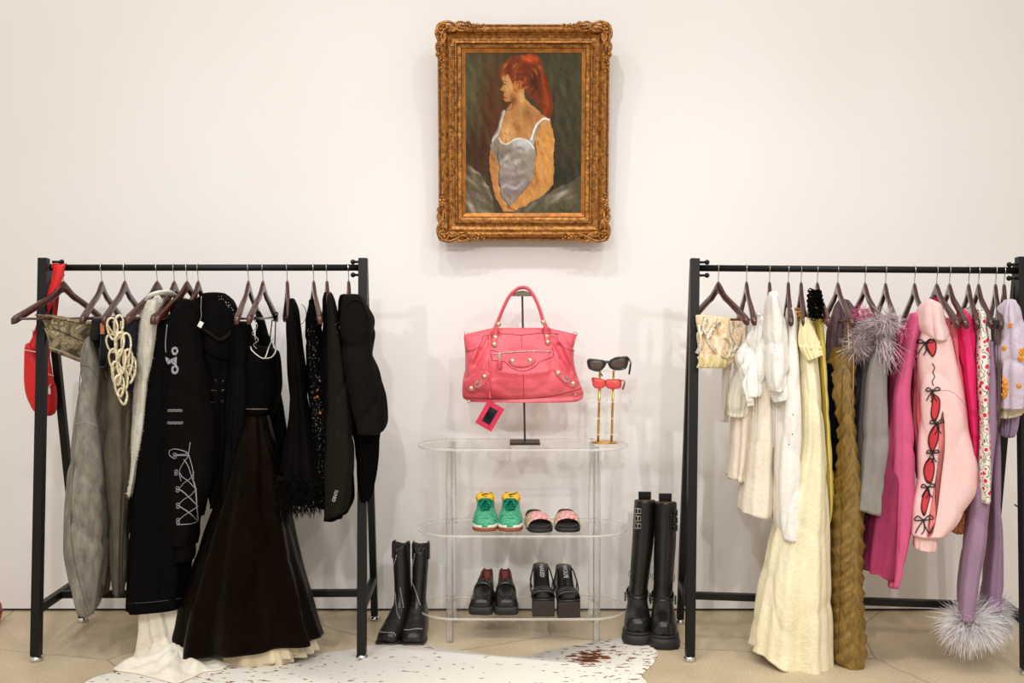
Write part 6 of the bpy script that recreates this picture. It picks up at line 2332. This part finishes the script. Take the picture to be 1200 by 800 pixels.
pp = catmull([V3(a, b_, 0) for a, b_ in STRIPE], 6, True)
c = sum(pp) / len(pp)
part('inner_stripe', MB().loft([[hit(tr, *(c + (p - c) * s_)[:2], .003)[0] for p in pp] for s_ in (1, .7, .35, .03)]), fabric('salmon_stripe', (226, 128, 124), .7, .05), t)
for poly in ([(138, 55), (155, 50), (163, 70), (160, 95), (150, 108), (140, 90), (132, 70)],
             [(148, 232), (160, 236), (174, 250), (174, 285), (165, 315), (155, 326), (146, 300), (150, 262)],
             [(168, 330), (172, 350), (168, 390), (158, 415), (150, 430), (138, 400), (140, 370), (152, 345)],
             [(148, 448), (157, 470), (155, 500), (146, 530), (130, 525), (122, 490), (130, 460)],
             [(138, 550), (142, 575), (134, 610), (124, 640), (114, 620), (116, 590), (126, 560)]):
    pad([cbh(*p) for p in poly], REDM, 'cut_out', t, tr)
for (x, y), s_ in (((128, 62), 1.0), ((152, 222), .9), ((165, 330), .9), ((152, 430), .8), ((136, 545), .9), ((122, 655), 1.2)):
    bw = MB()
    for pts in ([(0, 0), (-16, -12), (-24, 0), (0, 0)], [(0, 0), (16, -14), (26, -4), (0, 0)], [(0, 0), (-14, 20), (-22, 36)], [(0, 0), (6, 22), (16, 38)], [(0, 0), (2, 26), (-6, 40)]):
        on_line(tr, [cbh(x + a * s_, y + b_ * s_) for a, b_ in pts], .0026, bw, 5, .004, 4, flat=.7)
    bw.ball(hit(tr, *cbh(x, y), .005)[0], .0055, 8)
    part('bow', bw, CORD, t)
part('zigzag_lace', on_line(tr, [cbh(150, 130), cbh(158, 145), cbh(152, 160), cbh(158, 175), cbh(150, 190), cbh(154, 205)], .0018, n=5, off=.001), CORD, t)
part('shoulder_seam', on_line(tr, [cbh(170, 222), cbh(205, 222), cbh(235, 240), cbh(262, 275)], .0012, n=5, off=0), fabric('pink_thread', (214, 150, 150)), t)

t, b = garment('salmon_camisole', 'shiny salmon pink camisole dress in the gap left of the pale pink hoodie', 'dress',
               [(395, 1070, 1080), (440, 1066, 1080), (480, 1066, 1080), (510, 1069, 1082), (545, 1072, 1084), (560, 1074, 1082)], fabric('salmon_satin', (226, 120, 128), .45, .15), YG(1070, .0), d=.11, seed=86, wr=.006)

CRIM = fabric('crimson_crepe', (196, 24, 66), .7, .1)
t, b = garment('crimson_top', 'crimson top beneath the hanger next to the hoodie hood', 'top',
               [(348, 1094, 1100), (356, 1095, 1104), (375, 1096, 1110), (400, 1098, 1114), (450, 1100, 1116)], CRIM, YG(1098, .02), d=.10, seed=87)
t, b = garment('coral_cardigan', 'coral pink cardigan between the pale hoodie and the hot pink blazer', 'cardigan',
               [(374, 1103, 1114), (384, 1104, 1120), (410, 1108, 1126), (450, 1114, 1130), (500, 1120, 1134)], fabric('coral_pink_knit', (226, 116, 126), .8, .08), YG(1105, -.05), d=.10, seed=88, wr=.005)
HOT = fabric('hot_pink_crepe', (226, 38, 102), .65, .06, .1)
t, b = garment('hot_pink_blazer', 'hot pink blazer left of the floral dress', 'blazer',
               [(364, 1124, 1131), (370, 1121, 1136), (385, 1119, 1141), (410, 1122, 1142), (440, 1126, 1142), (480, 1131, 1143.5), (520, 1135, 1146), (560, 1138, 1147)], HOT, YG(1113, -.09), d=[.05, .09, .11, .11], seed=89, k=4)
FLR = patterned('red_floral_print', 44, [(.0, (206, 30, 62)), (.26, (222, 60, 90)), (.36, (236, 228, 216)), (.50, (240, 232, 222)), (.60, (90, 128, 84)), (.68, (238, 230, 220))], .75, 'CONSTANT', kind='voronoi')
t, b = garment('floral_dress', 'white cotton dress printed with small red flowers', 'dress',
               [(362, 1146, 1152), (368, 1143, 1156), (380, 1141, 1158), (400, 1141, 1159.5), (450, 1141, 1160), (520, 1142, 1161), (585, 1143, 1162, 2)], FLR, YG(1140, -.10), d=[.05, .09, .11, .11], folds=(.001, .004), wr=.003, seed=90, k=4)
t, b = garment('floral_blouse', 'faded floral blouse peeking above the hot pink blazer', 'blouse',
               [(362, 1131, 1137), (370, 1129, 1142), (385, 1129, 1146), (420, 1132, 1146)], patterned('faded_floral', 40, [(.0, (200, 90, 110)), (.3, (226, 200, 190)), (.6, (150, 160, 130))], .8, kind='voronoi'), YG(1125, .02), d=.09, seed=91)
yy = YG(1167)
TAU = fabric('taupe_satin', (128, 104, 100), .4, .25)
t, b = garment('taupe_camisole', 'taupe satin camisole clipped between the floral dress and the lilac top', 'top',
               [(374, 1162, 1170), (382, 1161, 1174), (400, 1161, 1175), (430, 1162, 1175), (470, 1162, 1174), (500, 1162, 1170)], TAU, yy - .09, d=.08, seed=92, wr=.006)
part('clip', MB().box(P(1167, 380, yy - .20), (.020, .010, .030)).box(P(1171, 384, yy - .21), (.008, .008, .02)), BLK, t, False, bevel=.002)

# lilac trousers with feather cuffs
yy = YG(1160)
LIL = fabric('dusty_lilac_crepe', (158, 128, 154), .7, .07, .12)
t, b = garment('feather_cuff_trousers', 'dusty lilac trousers with huge pale feather cuffs near the floor', 'trousers',
               [(400, 1152, 1166), (450, 1150, 1168), (500, 1145, 1168), (550, 1139, 1164), (600, 1133, 1160), (650, 1126, 1154), (700, 1121, 1145), (722, 1121, 1142)], LIL, yy - .08, pname='trouser_leg', d=.09, folds=(.001, .006), wr=.003, seed=93, k=3)
more(t, 'trouser_leg', [(400, 1160, 1170), (500, 1160, 1172), (560, 1158, 1172), (620, 1158, 1174), (680, 1152, 1175), (712, 1148, 1172)], LIL, yy + .02, d=.09, folds=(.001, .006), wr=.003, seed=94, k=3)
FEAL = mat('pale_lilac_feather', (250, 240, 242), .7, 0, .15, 40, 0)
rs = np.random.RandomState(31)
for cx, cy, dy, n_ in ((1134, 728, -.08, 2300), (1158, 716, .02, 1600)):
    cc = P(cx, cy, yy + dy)
    part('feather_cuff', plumes(MB(), blob_root(cc, .038, (1.1, 1.1, .7), rs), n_, .115, lambda r: (r - cc) * 22 + rs.normal(size=3) * .5 + V3(0, -.1, -.15), rs, .0020, 7), FEAL, t, kind='stuff')

t, b = garment('orange_lace_skirt', 'rust orange lace skirt hem peeking behind the hoodie sleeve', 'skirt',
               [(480, 1120, 1136), (540, 1116, 1136), (590, 1112, 1135), (612, 1112, 1130), (621, 1116, 1126)], patterned('rust_lace', 60, [(.0, (130, 64, 30)), (.45, (206, 128, 76)), (.55, (226, 158, 104))], .85, 'LINEAR'), YG(1110, .08), d=.10, folds=(.004, .012), wr=.008, seed=95, k=9)

# lilac satin top
yy = YG(1177)
ORG = mat('orange_flower', (236, 150, 50), .6, 0, .25, 120, .5, 200)
LSAT = fabric('pale_lilac_satin', (206, 192, 208), .4, .1, .1, soft=.9, spec=.5)
t, b = garment('lilac_satin_top', 'pale lilac satin top with orange flowers and a cream hem band, rightmost', 'top',
               [(352, 1180, 1188), (358, 1176, 1190), (368, 1173, 1194), (385, 1172, 1202), (410, 1172, 1208), (440, 1170, 1208), (465, 1169, 1206), (476, 1169, 1204, -4)], LSAT, yy - .13, d=[.05, .08, .09, .09], folds=(.003, .010), wr=.008, wscale=11, seed=96, k=5, step=2)
more(t, 'hem_band', [(473, 1169, 1203, -6), (479, 1169, 1202, -6), (485, 1170, 1198, -8)], fabric('cream_elastic', (226, 214, 186), .8), yy - .11, d=.07, folds=(.002, .004), wr=.002, step=1.2)
more(t, 'lining', [(482, 1172, 1196), (498, 1173, 1192), (511, 1175, 1186)], fabric('lilac_lining', (160, 140, 166), .7), yy - .08, d=.05, seed=97)
tr = bvh(b)
for x, y, r_ in ((1175, 448, 9), (1176, 462, 7), (1184, 381, 4), (1198, 412, 6), (1196, 420, 5), (1178, 455, 6), (1177, 408, 4), (1194, 452, 4)):
    m = MB()
    for k in range(6):
        a = k * PI / 3 + x
        m.ball(hit(tr, x + r_ * .45 * math.cos(a), y + r_ * .45 * math.sin(a), .001)[0], r_ * .00115, 7, (1, .35, 1))
    m.ball(hit(tr, x, y, .003)[0], r_ * .0008, 7, (1, .5, 1))
    part('flower', m, ORG, t)
part('green_clip', MB().tube(catmull([P(1189, 591, -.62), P(1194, 594, -.62), P(1200, 594, -.62)], 4), .003, 6), mat('dark_green_wire', (20, 70, 60), .4), t)
